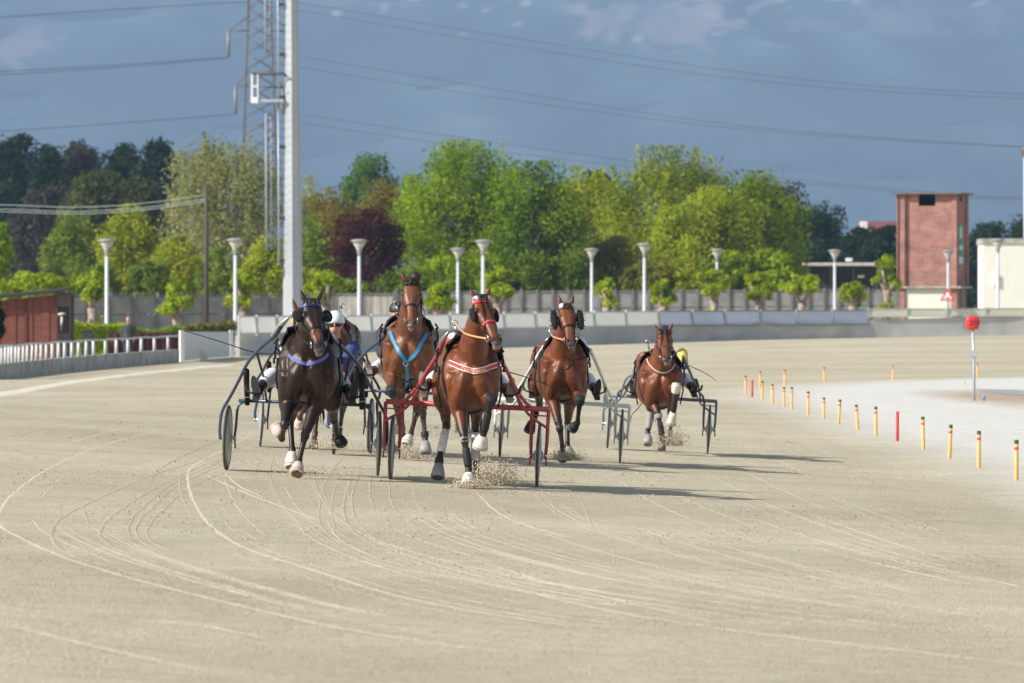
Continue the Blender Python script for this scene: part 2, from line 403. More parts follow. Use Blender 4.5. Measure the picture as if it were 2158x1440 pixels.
# loose clods of sand lying on the track
m_clod = mat('sand_clod', (0.36, 0.31, 0.225), 0.95, var=0.25, vscale=20, spec=0.1)
b = MB(); T = [(0, 0, 1), (0.9, 0, -.3), (-.45, .8, -.3), (-.45, -.8, -.3)]
n_ = 0
while n_ < 18000:
    px = random.uniform(-60, 2220); py = 700 + 740 * random.random() ** 0.8
    if py < 860 and random.random() < 0.75: continue
    q = gxy(px, py)
    d_ = mnoise.noise(Vector((q.x * .55, q.y * .22, 1)))
    if d_ < 0.05 and random.random() < 0.9: continue
    if inpoly(np.array([[q.x, q.y]]), POLY)[0] and random.random() < 0.93: continue
    s_ = random.choice([.005, .006, .007, .009, .012, .016]) * (0.7 + 0.6 * random.random()) * (1 + max(0, q.y - 60) / 90) * min(1, max(.35, (q.y-15) / 40))
    a = random.random() * 6.28; ca, sa = math.cos(a), math.sin(a); fl = random.uniform(.4, .9)
    b.add([(q.x + s_ * (v[0] * ca - v[1] * sa) * random.uniform(.7, 1.3), q.y + s_ * (v[0] * sa + v[1] * ca) * random.uniform(.7, 1.3), q.z + s_ * v[2] * fl + .002) for v in T], [(0, 1, 2), (0, 2, 3), (0, 3, 1), (3, 2, 1)])
    n_ += 1
tag(b.build('sand_clods', m_clod, None, False), kind='stuff')
# ------------------------------------------------------------------ mountain
def mountain():
    nx, nz = 640, 230
    pxs = np.linspace(-4200, 6400, nx)
    us = np.concatenate([np.linspace(-0.03, 1.0, nz)])
    V = []; PX = []; PY = []
    for u in us:
        Yr = 10400 + 3800 * u; z0 = u * 910
        for p in pxs:
            V.append(((p - 1079) / F * Yr, Yr, z0)); PX.append(p); PY.append(679 - (z0 - CH) / Yr * F)
    V = np.array(V); PX = np.array(PX); PY = np.array(PY)
    q = V[:, :2].copy() / 2; q[:, 1] = V[:, 2] * 1.1
    rid = np.abs(fbm(q / 230.0 + np.array([3.3, 9.1]), 3, 5) - 0.5) * 2
    n1 = fbm(q / 600.0, 5, 4)
    amp = np.clip((us + 0.03) * 3, 0, 1).repeat(nx)
    V[:, 1] += ((rid - 0.3) * 520 + (n1 - .5) * 600) * amp
    V[:, 2] += (rid - 0.3) * 80 * amp * (V[:, 2] > 20)
    k = nx
    fs = [(i * k + j, i * k + j + 1, (i + 1) * k + j + 1, (i + 1) * k + j) for i in range(nz - 1) for j in range(k - 1)]
    me = bpy.data.meshes.new('mountain'); me.from_pydata(V.tolist(), [], fs); me.update()
    me.polygons.foreach_set('use_smooth', [True] * len(me.polygons))
    forest = np.array([0.060, 0.085, 0.075]); lo = np.array([0.035, 0.055, 0.05]); rock = np.array([0.34, 0.285, 0.265]); snow = np.array([0.62, 0.64, 0.66])
    g = fbm(q / 45.0, 8, 4)[:, None]
    c = lo * (1 - g) + forest * 1.4 * g
    c = c * (0.45 + 1.5 * fbm(q / 190.0 + np.array([9.1, 2.2]), 21, 5)[:, None]) * (1 + .9 * np.clip((us.repeat(nx) - .2), 0, 1)[:, None])
    P2 = np.stack([PX, PY], 1); nz2 = fbm(P2 / 22.0, 11, 4); nz3 = fbm(P2 / 9.0, 13, 3)
    def blob(cx, cy, rx, ry, rot=0):
        a = math.radians(rot); dx = PX - cx; dy = PY - cy
        x = dx * math.cos(a) + dy * math.sin(a); y = -dx * math.sin(a) + dy * math.cos(a)
        return np.sqrt((x / rx) ** 2 + (y / ry) ** 2)
    c = c * (0.35 + 2.0 * rid[:, None] ** 1.3)  # relief shading put into the colour: gullies darker, ridges lighter
    rk = np.zeros(len(PX))
    for a in [(1465, 55, 42, 58, 20, 1), (1275, 48, 55, 34, 15, .9), (1400, 62, 40, 30, -20, .7), (1540, 48, 38, 14, -30, .85), (1610, 4, 40, 8, -20, .9), (35, 104, 75, 30, -12, .8), (1900, 45, 75, 26, 8, .35), (1720, 55, 60, 12, 5, .35), (30, 80, 40, 20, -20, .7), (680, -8, 200, 10, 5, .4), (2080, 20, 80, 30, 10, .3)]:
        rk = np.maximum(rk, np.clip((1.25 - blob(*a[:5]) - (nz2 - .5) * 2.4) * 2.6, 0, 1) * a[5])
    c = c * (1 - rk[:, None]) + rock * rk[:, None]
    sn = np.zeros(len(PX))
    for a in [(1214, 93, 8, 9, 0, 1), (1212, 120, 6, 8, 10, .7), (1350, 62, 6, 9, 20, .8), (1337, 82, 7, 7, 0, .6), (708, 22, 8, 12, 20, .8), (668, 66, 5, 14, 35, .6), (812, 12, 7, 13, 25, .7), (850, 28, 5, 8, 0, .5), (1020, 18, 12, 6, 20, .6), (1663, 14, 7, 13, 20, .9), (1505, 76, 8, 5, 30, .6), (1110, 12, 16, 6, 45, .8), (1088, 48, 8, 6, 30, .5), (970, 8, 8, 10, 0, .6), (1800, 8, 12, 8, 30, .6), (2052, 8, 9, 7, 0, .6), (2075, 4, 9, 6, 0, .6), (980, 58, 6, 4, 0, .4), (1635, 2, 8, 8, 0, .7), (870, -4, 30, 10, 20, .6), (1230, 22, 7, 7, 0, .6), (1755, 4, 40, 4, 5, .5)]:
        sn = np.maximum(sn, np.clip((1.2 - blob(a[0], a[1], a[2] * .7, a[3] * .7, a[4]) - (nz3 - .5) * 1.6) * 4, 0, 1) * a[5])
    high = np.clip((-PY) / 120.0, 0, 1) * np.clip((nz2 - .5) * 6, 0, 1); sn = np.maximum(sn, high * .8)
    c = c * (1 - sn[:, None]) + snow * sn[:, None]
    setcol(me, c.astype(np.float32))
    m = mat('mountain_slope', (1, 1, 1), 1.0, attr='Col', spec=0.05)
    me.materials.append(m)
    tag(link(bpy.data.objects.new('mountain', me)), kind='structure')
mountain()

# air: pale blue haze that fades the mountain and the far woods
HX = 6800
hb = MB(); hb.box((0, 7700, 490), (2 * HX, 15800, 1040)); hb.v = [(x, y, z) for x, y, z in hb.v]
m_haze = bpy.data.materials.new('haze'); m_haze.use_nodes = True; hn = m_haze.node_tree; hn.nodes.remove(hn.nodes['Principled BSDF'])
pv = hn.nodes.new('ShaderNodeVolumePrincipled'); pv.inputs['Color'].default_value = (0.262, 0.39, 0.60, 1); pv.inputs['Density'].default_value = 0.000125; pv.inputs['Anisotropy'].default_value = 0.0
pv.inputs['Blackbody Intensity'].default_value = 0; pv.inputs['Emission Strength'].default_value = 0
hn.links.new(pv.outputs[0], hn.nodes['Material Output'].inputs['Volume'])
try: m_haze.cycles.homogeneous_volume = True
except Exception: pass
hz = hb.build('haze', m_haze, None, False); tag(hz, kind='stuff')

# ------------------------------------------------------------------ foliage
def leafcloud(centers, dirs, size, rs, up=0.35, aspect=0.55):
    """one rhombus leaf spray per centre; dirs = outward direction"""
    n = len(centers)
    nr_ = rs.normal(size=(n, 3)) * .6 + dirs * .75 + np.array([0, 0, up]); nr_ /= np.linalg.norm(nr_, axis=1)[:, None] + 1e-9
    a = rs.normal(size=(n, 3)); a -= (a * nr_).sum(1)[:, None] * nr_; a /= np.linalg.norm(a, axis=1)[:, None] + 1e-9
    b_ = np.cross(nr_, a)
    s_ = size * rs.uniform(0.6, 1.35, n)[:, None]
    nrm = nr_ * s_ * -0.15
    v = np.stack([centers - a * s_ * .5, centers + b_ * s_ * aspect * .5 + nrm, centers + a * s_ * .5, centers - b_ * s_ * aspect * .5 + nrm], 1)
    return v.reshape(-1, 3)
def quadmesh(name, V, mat_, colr, rs):
    n = len(V) // 4; me = bpy.data.meshes.new(name)
    me.vertices.add(len(V)); me.vertices.foreach_set('co', V.astype(np.float32).ravel())
    me.loops.add(n * 4); me.loops.foreach_set('vertex_index', np.arange(n * 4, dtype=np.int32))
    me.polygons.add(n); me.polygons.foreach_set('loop_start', np.arange(0, n * 4, 4, dtype=np.int32)); me.polygons.foreach_set('loop_total', np.full(n, 4, dtype=np.int32))
    me.update(calc_edges=True); me.materials.append(mat_); setcol(me, colr); return me
m_leaf = mat('leaves', (1, 1, 1), 0.6, attr='Col', trans=0.5, spec=0.2)
m_bark = mat('bark', (0.13, 0.105, 0.08), 0.9, var=0.35, vscale=6, bump=0.8, bscale=14)
m_barkp = mat('pollard_bark', (0.33, 0.26, 0.21), 0.9, var=0.45, vscale=3.5, bump=0.9, bscale=10)

def tree(name, label, group, px, top, base_py, hw, Y, cols, n=5200, leaf=0.26, lobes=None, spikes=0, seed=0, trunk_r=0.16, sparse=0.0, base_z=None, droop=0.0, cat='tree', thick=None, trunkcol=None):
    """crown between photo rows top and base_py, half width hw pixels, at distance Y"""
    rs = np.random.default_rng(seed + 100); sc = Y / F
    g = gp(px, Y); z0 = g.z if base_z is None else base_z
    T_ = at(px, top, Y); B_ = at(px, base_py, Y); rz_ = (T_.z - B_.z) / 2; rx = hw * sc; ry = (thick or rx)
    cz = (T_.z + B_.z) / 2
    t = thing(name, label, cat, (g.x, g.y, z0), group)
    nl = lobes or 9
    # big limbs end in lobes spread through the crown's volume
    L_ = []
    for i in range(nl):
        a = 2.4 * i + rs.uniform(-.4, .4); h = (i + .5) / nl; h = 0.10 + 0.86 * h
        prof = math.sin(math.pi * min(1, (0.30 + 0.62 * h))) ** 0.6
        r_ = prof * (0.76 if i < nl - 1 else .15)
        L_.append(np.array([rx * r_ * math.cos(a), ry * r_ * math.sin(a), cz - z0 + rz_ * (2 * h - 1) * 0.80]))
    tb = MB(); O = Vector((g.x, g.y, z0))
    fork = max(0.6, (L_[0][2] - 0.2) * 0.75)
    tb.tube([O + Vector((0, 0, -.1)), O + Vector((.05 * rx, 0, fork * .5)), O + Vector((-.03 * rx, 0, fork)), O + Vector((0, 0, cz - z0 + rz_ * .25)), O + Vector((0.02, 0, cz - z0 + rz_ * .75))], [trunk_r * 1.25, trunk_r, trunk_r * .9, trunk_r * .5, trunk_r * .12], 8)
    CL = []
    for l in L_:
        s0 = O + Vector((0, 0, max(fork * .8, min(l[2] * .72, cz - z0)))); e0 = O + Vector(l)
        mid = (s0 + e0) / 2 + Vector((0, 0, -.1 * rz_))
        tb.tube([s0, mid, e0], [trunk_r * .45, trunk_r * .3, trunk_r * .08], 6)
        lr = np.array([rx * .46, ry * .46, rz_ * .40]) * rs.uniform(.8, 1.15)
        for j in range(9):
            d_ = rs.normal(size=3); d_ /= np.linalg.norm(d_); c_ = l + d_ * lr * rs.uniform(.45, 1.0); CL.append((c_, rs.uniform(.22, .42) * (rx + rz_) / 2, l))
            if j < 5: tb.tube([e0, O + Vector(c_)], [trunk_r * .1, trunk_r * .03], 4)
    m_tr = trunkcol or m_bark
    tb.build('trunk', m_tr, t)
    leaf = leaf * 1.18; n = int(n * 1.55); per = n // len(CL); cs_, ds_, hs_ = [], [], []
    for c_, r_, l in CL:
        k_ = int(per * rs.uniform(.6, 1.4)); d_ = rs.normal(size=(k_, 3)); d_ /= np.linalg.norm(d_, axis=1)[:, None]
        rad = r_ * rs.uniform(.2, 1.0, k_)[:, None] ** .6
        p_ = c_ + d_ * rad * np.array([1, 1, .8])
        p_[:, 2] -= droop * (np.linalg.norm(d_[:, :2], axis=1) * rad[:, 0])
        cs_.append(p_); ds_.append(d_); hs_.append(np.full(k_, rs.normal()))
    for i in range(spikes):      # long upright shoots
        c_, r_, l = CL[rs.integers(len(CL))]
        if c_[2] < cz - z0 - rz_ * .3: continue
        out = np.array([c_[0] / (rx + .01), c_[1] / (ry + .01), 0]) * .45
        d_ = out + np.array([rs.normal() * .12, rs.normal() * .12, 1.0]); d_ /= np.linalg.norm(d_)
        Ln = rs.uniform(.25, .62) * rz_; k_ = int(46 * Ln); tt = rs.uniform(0, 1, k_)[:, None]
        p_ = c_ + d_ * tt * Ln * 1.5 + rs.normal(size=(k_, 3)) * (.22 * (1 - tt) + .05)
        cs_.append(p_); ds_.append(np.repeat(d_[None], k_, 0)); hs_.append(np.full(k_, rs.normal() + .8))
    C_ = np.vstack(cs_); D_ = np.vstack(ds_); H_ = np.concatenate(hs_)
    # keep inside the envelope
    e_ = np.sqrt((C_[:, 0] / (rx * 1.12)) ** 2 + (C_[:, 1] / (ry * 1.12)) ** 2); kz = (C_[:, 2] - (cz - z0)) / rz_
    ok = (e_ < np.sqrt(np.clip(1.06 - np.clip(kz, -1, 1) ** 2 * np.where(kz > 0, .78, .35), 0.02, 1)) + rs.uniform(-.18, .12, len(C_))) & (kz < 1.03) & (C_[:, 2] > 0.1)
    C_, D_, H_ = C_[ok], D_[ok], H_[ok]
    V = leafcloud(C_ + np.array([g.x, g.y, z0]), D_, leaf, rs)
    c1, c2 = np.array(cols[0]), np.array(cols[1])
    f_ = np.clip(0.5 + 0.28 * H_ + rs.normal(size=len(H_)) * .18, 0, 1)[:, None]
    cc = c1 * (1 - f_) + c2 * f_
    if len(cols) > 2:
        pick = rs.uniform(size=len(cc)) < .12; cc[pick] = cols[2]
    cr = quadmesh('crown', V, m_leaf, np.repeat(cc, 4, 0), rs)
    place(cr, 'crown', m_leaf, t)
    return t
VIV = [(.09, .18, .008), (.44, .57, .022)]
YEL = [(.17, .23, .012), (.55, .59, .035)]
DRK = [(.010, .030, .014), (.036, .085, .028)]
OLV = [(.05, .07, .018), (.16, .18, .04)]
WIL = [(.20, .22, .07), (.52, .53, .20)]
BRT = [(.17, .28, .010), (.52, .62, .025)]
PLM = [(.03, .008, .009), (.13, .032, .030)]
RUS = [(.12, .13, .02), (.32, .28, .045), (.36, .17, .04)]
BAR = [(.055, .055, .045), (.10, .095, .07)]
GRN = [(.09, .16, .018), (.33, .42, .05)]
# dark wooded rise on the far left
G1 = 'dark trees on the far left rise'
for i, a in enumerate([
    (35, 286, 560, 88, 700, DRK, 5200, 'tall dark green tree at the left edge of the far wood', 0), (-70, 300, 560, 85, 690, DRK, 3500, 'dark tree just outside the left edge behind the shed', 0),
    (108, 305, 470, 40, 690, DRK, 2500, 'small dark green treetop beside the bare brown tree', 0), (168, 292, 520, 62, 700, BAR, 3000, 'nearly bare brownish tree between the dark treetops', 0),
    (262, 303, 500, 46, 700, DRK, 3600, 'dark green round treetop left of the pale willow', 0), (335, 293, 500, 48, 690, DRK, 4200, 'dark green treetop touching the pale willow', 0),
    (20, 380, 600, 72, 620, DRK, 5200, 'broad dusky tree above the wooden shed', 0), (112, 392, 600, 80, 610, BAR, 4500, 'grey brown tree with a pale trunk in the wood', 0),
    (205, 362, 600, 82, 600, OLV, 5600, 'olive brown rounded tree in the middle of the dark wood', 0), (300, 378, 600, 75, 610, OLV, 5200, 'olive tree in front of the dark treetops by the willow', 0)]):
    tree('woodland_tree', a[7], G1, a[0], a[1], a[2], a[3] * 1.12, a[4], a[5], n=int(a[6] * 1.3), leaf=.55, seed=i, trunk_r=.28)
G2 = 'trees growing behind the concrete fence'
tree('willow_tree', 'big pale grey green willow behind the floodlight mast', G2, 468, 283, 640, 128, 450, WIL, 17000, .24, 16, 26, 21, .3)
tree('willow_tree', 'pale willow with a thin top right of the floodlight mast', G2, 652, 372, 640, 32, 455, WIL, 2600, .24, 7, 6, 22, .2)
tree('leafy_tree', 'bright yellow green tree left of the pale willow', G2, 270, 432, 640, 62, 400, YEL, 7500, .22, 12, 10, 23, .2)
tree('leafy_tree', 'loose green tree with thin bare tips behind the first lamp', G2, 145, 452, 640, 58, 420, GRN, 4200, .22, 10, 8, 24, .16)
tree('leafy_bush', 'green bush rising behind the roof of the shed', G2, 70, 572, 650, 70, 300, BRT, 4200, .17, 8, 0, 25, .12, cat='bush')
tree('leafy_tree', 'green tree cut by the left edge of the picture', G2, -12, 470, 650, 48, 330, VIV, 3600, .2, 8, 2, 26, .16)
tree('leafy_bush', 'pale yellow green bush in front of the willow', G2, 372, 500, 655, 62, 390, YEL, 5600, .2, 9, 6, 27, .14, cat='bush')
tree('leafy_bush', 'feathery bush between the wooden pole and the second lamp', G2, 462, 520, 655, 48, 385, GRN, 4200, .2, 8, 4, 28, .12, cat='bush')
tree('leafy_bush', 'low bush behind the foot of the floodlight mast', G2, 570, 500, 655, 52, 380, YEL, 4600, .2, 8, 4, 29, .12, cat='bush')
tree('leafy_tree', 'olive tree with rusty young leaves right of the mast', G2, 706, 388, 640, 72, 430, RUS, 8200, .22, 12, 4, 30, .2)
tree('leafy_tree', 'fresh green treetop rising above the rusty tree', G2, 780, 322, 520, 58, 520, [(.06, .15, .03), (.15, .28, .055)], 4200, .3, 9, 8, 31, .2)
tree('leafy_tree', 'rusty tipped tree behind the dark red plum tree', G2, 800, 378, 640, 62, 440, RUS, 7000, .22, 10, 4, 32, .2)
tree('leafy_tree', 'pale green tree beside the floodlight mast', G2, 662, 455, 650, 40, 400, GRN, 4200, .2, 8, 4, 33, .15)
tree('plum_tree', 'dark red leaved plum tree behind the third lamp', None, 775, 442, 632, 74, 395, PLM, 7500, .2, 11, 6, 34, .16)
tree('leafy_tree', 'light green tree left of the tallest middle tree', G2, 880, 372, 640, 62, 405, GRN, 6200, .22, 10, 8, 35, .18)
tree('leafy_tree', 'tall vivid green tree in the middle of the tree line', G2, 985, 300, 650, 132, 400, VIV, 21000, .22, 18, 40, 36, .32)
tree('leafy_tree', 'darker green tree leaning right beside the tallest tree', G2, 1122, 342, 655, 112, 396, [(.05, .12, .008), (.30, .43, .020)], 14000, .22, 15, 22, 37, .28)
tree('leafy_tree', 'yellow olive tree between the two green crowns', G2, 1235, 352, 640, 102, 420, YEL, 12500, .22, 12, 20, 38, .22)
tree('leafy_tree', 'yellow green tree with tall upright shoots', G2, 1408, 312, 650, 142, 415, [(.12, .19, .010), (.50, .56, .030)], 17500, .22, 16, 50, 39, .28)
tree('leafy_tree', 'broad green tree at the right end of the bright tree line', G2, 1580, 362, 650, 122, 412, [(.11, .19, .010), (.46, .55, .026)], 17000, .22, 14, 26, 40, .24)
tree('leafy_tree', 'olive crown in front of the upright shoots', G2, 1490, 395, 650, 110, 406, [(.16, .23, .012), (.55, .62, .035)], 14000, .22, 11, 14, 41, .2)
tree('leafy_bush', 'brownish olive undergrowth below the yellow olive tree', G2, 1290, 500, 655, 78, 400, [(.12, .13, .02), (.34, .33, .05)], 6500, .2, 9, 4, 42, .14, cat='bush')
G4 = 'undergrowth bushes behind the concrete fence'
for i, a in enumerate([(640, 560, 40, YEL, 'yellow green undergrowth left of the plum tree'), (745, 590, 45, GRN, 'green undergrowth under the dark red plum tree'), (850, 560, 55, GRN, 'fresh green undergrowth right of the plum tree'), (925, 540, 60, VIV, 'vivid green undergrowth below the tallest tree'),
                       (1010, 530, 60, VIV, 'green undergrowth behind the central pair of lamps'), (1105, 525, 66, [(.06, .11, .01), (.22, .32, .025)], 'dark green undergrowth under the leaning tree'), (1190, 540, 60, [(.06, .11, .01), (.22, .32, .025)], 'dark undergrowth left of the brownish olive undergrowth'),
                       (1370, 545, 62, [(.12, .13, .02), (.34, .33, .05)], 'olive undergrowth behind the tall lamp'), (1450, 540, 62, YEL, 'yellow undergrowth below the upright shoots'), (1535, 530, 62, VIV, 'green undergrowth left of the broad green tree foot'), (1625, 525, 60, VIV, 'green undergrowth at the right end of the bright trees'),
                       (320, 545, 50, GRN, 'green undergrowth between the bush and the pale willow'), (210, 560, 50, GRN, 'green undergrowth behind the first street lamp'), (130, 585, 40, BRT, 'bright undergrowth right of the shed roof')]):
    tree('leafy_bush', a[4], G4, a[0], a[1], 655, a[2], 378, a[3], 3000, .22, 7, 3, 120 + i, .08, cat='bush')
G3 = 'dark trees beyond the right end of the tree line'
for i, a in enumerate([(1655, 384, 600, 62, 660, [(.02, .03, .02), (.05, .06, .035)], 'dark bluish tree with a thin top beyond the tree line'), (1735, 425, 600, 62, 640, DRK, 'large dark green tree beside the red roof'),
                       (1820, 482, 610, 40, 600, DRK, 'dark green tree under the red roof'), (1872, 478, 610, 42, 590, DRK, 'dark green tree touching the brick tower on the left'), (1700, 520, 620, 60, 600, DRK, 'low dark tree behind the flat shelter'),
                       (1258, 362, 500, 40, 700, DRK, 'far dark treetop seen between the two bright crowns'), (2085, 470, 650, 48, 600, [(.02, .05, .022), (.05, .09, .035)], 'dusky green tree between the brick tower and the white building'), (2160, 455, 650, 55, 600, [(.02, .05, .022), (.05, .09, .035)], 'dusky green tree behind the white building'),
                       (2260, 470, 650, 70, 610, DRK, 'dark tree outside the right edge'), (1960, 520, 650, 80, 610, DRK, 'dark tree hidden behind the brick tower')]):
    tree('woodland_tree', a[6], G3, a[0], a[1], a[2], a[3] * 1.22, a[4], a[5], n=5600, leaf=.42, seed=60 + i, trunk_r=.25)
# far-off wood reading as one mass behind everything
def farwood():
    rs = np.random.default_rng(5); C = []
    for i in range(260):
        px = rs.uniform(-900, 3100); Y = rs.uniform(760, 960); h = rs.uniform(6.5, 10) + (4 if px < 450 else 0)
        c = gp(px, Y); k_ = 90; d_ = rs.normal(size=(k_, 3)); d_ /= np.linalg.norm(d_, axis=1)[:, None]
        C.append(np.array([c.x, c.y, h * .5]) + d_ * np.array([5, 5, h * .52]) * rs.uniform(.6, 1, k_)[:, None])
    C = np.vstack(C); C = C[C[:, 2] > 0]
    V = leafcloud(C, np.zeros_like(C), 1.5, rs, aspect=.8); f_ = rs.uniform(size=len(C))[:, None]
    cc = np.array(DRK[0]) * (1 - f_) + np.array(DRK[1]) * f_
    me = quadmesh('distant_wood', V, m_leaf, np.repeat(cc, 4, 0), rs); o = link(bpy.data.objects.new('distant_wood', me)); tag(o, kind='stuff')
farwood()

# pollarded trees with knobbly pale trunks
PG = 'pollarded trees in front of the concrete fence'
def pollard(label, px, top, base_py, hw, Y, seed, tilt=0.0):
    rs = np.random.default_rng(seed + 900); g = gp(px, Y); sc = Y / F
    t = thing('pollard_tree', label, 'tree', tuple(g), PG)
    htop = at(px, top, Y).z - g.z; rx = hw * sc; th = htop * 0.52
    tb = MB(); O = Vector(g)
    tb.tube([O + Vector((0, 0, -.1)), O + Vector((.03, 0, th * .35)), O + Vector((tilt * .5, 0, th * .7)), O + Vector((tilt, 0, th))], [.22, .19, .2, .26], 10)
    K = []
    for i in range(9):
        h = th * rs.uniform(.25, .98); a = rs.uniform(0, 6.28); tb.ell(O + Vector((tilt * h / th + .17 * math.cos(a), .17 * math.sin(a), h)), (rs.uniform(.1, .19), rs.uniform(.1, .19), rs.uniform(.1, .22)), n=8)
    for i in range(6):
        a = i * 1.05 + rs.uniform(-.3, .3); e = O + Vector((tilt + rx * .62 * math.cos(a), rx * .62 * math.sin(a), th + rs.uniform(.05, .62) * (htop - th)))
        tb.tube([O + Vector((tilt, 0, th * .9)), (O + Vector((tilt, 0, th)) + e) / 2 + Vector((0, 0, -.05)), e], [.13, .1, .12], 7); tb.ell(e, (.17, .17, .15), n=8); K.append(e)
    tb.build('trunk', m_barkp, t)
    cs_, ds_, hs_ = [], [], []
    K.append(O + Vector((tilt, 0, th + (htop - th) * .35))); K.append(O + Vector((tilt + .1, 0, th + (htop - th) * .70))); K.append(O + Vector((tilt - .2, .1, th + (htop - th) * .60)))
    for e in K:
        for j in range(5):
            d_ = rs.normal(size=3); d_[2] = abs(d_[2]) * .9; d_ /= np.linalg.norm(d_); r_ = rs.uniform(.5, 1.0) * min(rx * .42, (htop - th) * .42)
            c_ = np.array(e) + d_ * r_; k_ = 60; q_ = rs.normal(size=(k_, 3)); q_ /= np.linalg.norm(q_, axis=1)[:, None]
            p_ = c_ + q_ * .30 * rs.uniform(.2, 1, k_)[:, None]; cs_.append(p_); ds_.append(q_); hs_.append(np.full(k_, rs.normal()))
    for j in range(3):       # tufts sprouting from the trunk
        h = th * rs.uniform(.15, .8); a = rs.uniform(0, 6.28); q_ = rs.normal(size=(45, 3)); cs_.append(np.array(O) + np.array([.3 * math.cos(a), .25 * math.sin(a), h]) + q_ * .13); ds_.append(q_ * .3); hs_.append(np.full(45, .2))
    C_ = np.vstack(cs_); D_ = np.vstack(ds_); H_ = np.concatenate(hs_); ok = C_[:, 2] < g.z + htop
    C_, D_, H_ = C_[ok], D_[ok], H_[ok]; f_ = np.clip(.5 + .3 * H_ + rs.normal(size=len(H_)) * .15, 0, 1)[:, None]
    cc = np.array(BRT[0]) * (1 - f_) + np.array(BRT[1]) * f_
    me = quadmesh('crown', leafcloud(C_, D_, .2, rs), m_leaf, np.repeat(cc, 4, 0), rs); place(me, 'crown', m_leaf, t)
for i, a in enumerate([(195, 560, 26, 285, 'pollarded tree with leaves down its trunk left of the first lamp'), (372, 588, 38, 290, 'pollarded tree with a leaning crown left of the wooden pole'), (512, 555, 33, 292, 'round crowned pollarded tree right behind the second lamp'),
                       (688, 556, 34, 300, 'pollarded tree with a knobbly top right of the floodlight mast'), (925, 588, 30, 305, 'pollarded tree between the two left horses'), (1050, 556, 40, 312, 'pollarded tree behind the pair of lamps'),
                       (1278, 582, 26, 330, 'slim pollarded tree right of the lamp behind the white boards'), (1397, 584, 26, 335, 'pollarded tree right of the tall middle lamp'), (1505, 560, 32, 340, 'pollarded tree right behind a lamp left of three others'),
                       (1600, 564, 32, 342, 'pollarded tree with a straight pale trunk'), (1690, 570, 44, 345, 'widest pollarded tree with three branches'), (1797, 588, 27, 350, 'small bright pollarded tree in front of the flat shelter'), (1870, 526, 30, 352, 'tall narrow pollarded tree beside the brick tower')]):
    pollard(a[4], a[0], a[1], 660, a[2], a[3], i)

# hedge, border shrubs
m_hedge_in = mat('hedge_core', (.03, .05, .012), 0.9, var=.3)
def hedge(name, label, p0, p1, top, Y0, Y1, hgt, cols, n, seed, cat='hedge'):
    rs = np.random.default_rng(seed); a = gp(p0, Y0); b2 = gp(p1, Y1); ztop = at(p0, top, Y0).z
    t = rs.uniform(size=n)[:, None]; base = np.array(a)[None] * (1 - t) + np.array(b2)[None] * t
    ph = base[:, 0] * 1.7
    h = ztop - a.z
    off = np.stack([rs.normal(size=n) * .1, rs.uniform(-.55, .55, n), rs.uniform(0.0, 1, n) ** .6 * h * (1 + .07 * np.sin(ph) + .05 * np.sin(ph * 2.7 + 1))], 1)
    cc = base + off; f_ = rs.uniform(size=n)[:, None]
    me = quadmesh(name, leafcloud(cc, np.zeros_like(cc), .16, rs), m_leaf, np.repeat(np.array(cols[0]) * (1 - f_) + np.array(cols[1]) * f_, 4, 0), rs)
    return tag(link(bpy.data.objects.new(name, me)), label, cat)
hedge('hedge', 'clipped bright green hedge between the shed and the standing man', 146, 262, 686, 226, 240, 1.3, BRT, 9000, 3)
hedge('hedge', 'lower olive green hedge right of the standing man', 262, 378, 690, 240, 256, 1.2, GRN, 8000, 4)
hedge('hedge', 'low reddish and yellow border shrubs behind the white gate', 384, 495, 684, 268, 274, .8, [(.16, .10, .03), (.30, .32, .06)], 5000, 6)

# ------------------------------------------------------------------ structures along the bend
m_conc = mat('concrete', (0.50, 0.50, 0.49), 0.9, var=0.22, vscale=0.7, bump=0.4, bscale=12, detail=7)
m_conc2 = mat('weathered_concrete', (0.42, 0.41, 0.38), 0.92, var=0.4, vscale=1.6, bump=0.5, bscale=10, detail=8)
m_fence = mat('fence_concrete', (0.27, 0.265, 0.255), 0.92, var=0.25, vscale=1.2, bump=0.4, bscale=14)
m_fpost = mat('fence_post_concrete', (0.19, 0.18, 0.18), 0.9, var=0.25, vscale=3)
m_board = mat('white_board_sheet', (0.88, 0.88, 0.86), 0.6, var=0.04, vscale=1.5, trans=.6)
m_white = mat('white_paint', (0.86, 0.86, 0.84), 0.6, var=0.06, vscale=2)
m_bluew = mat('pale_blue_board', (0.72, 0.76, 0.86), 0.6, var=0.05, vscale=2, trans=.4)
m_cream = mat('cream_board', (0.84, 0.83, 0.70), 0.65, var=0.06, vscale=2, trans=.4)
m_galv = mat('galvanised_steel', (0.50, 0.53, 0.56), 0.45, var=0.12, vscale=3, metal=0.3)
m_darkm = mat('dark_metal', (0.045, 0.05, 0.055), 0.5)
m_rail = mat('weathered_white_rail', (0.66, 0.67, 0.67), 0.7, var=0.15, vscale=9)
m_wood = mat('dark_red_timber', (0.19, 0.058, 0.040), 0.75, var=0.3, vscale=2.5, stretch=(1, 1, 9), bump=0.3, bscale=20)
m_wood2 = mat('brown_red_timber', (0.115, 0.04, 0.033), 0.8, var=0.25, vscale=4)
m_pole = mat('grey_pole_timber', (0.085, 0.07, 0.06), 0.9, var=0.3, vscale=3, stretch=(6, 6, .4))
def wp(px, lift=0.0):
    Y = wally(px); X = (px - 1079) / F * Y; return Vector((X, Y, wallz(px) + lift))
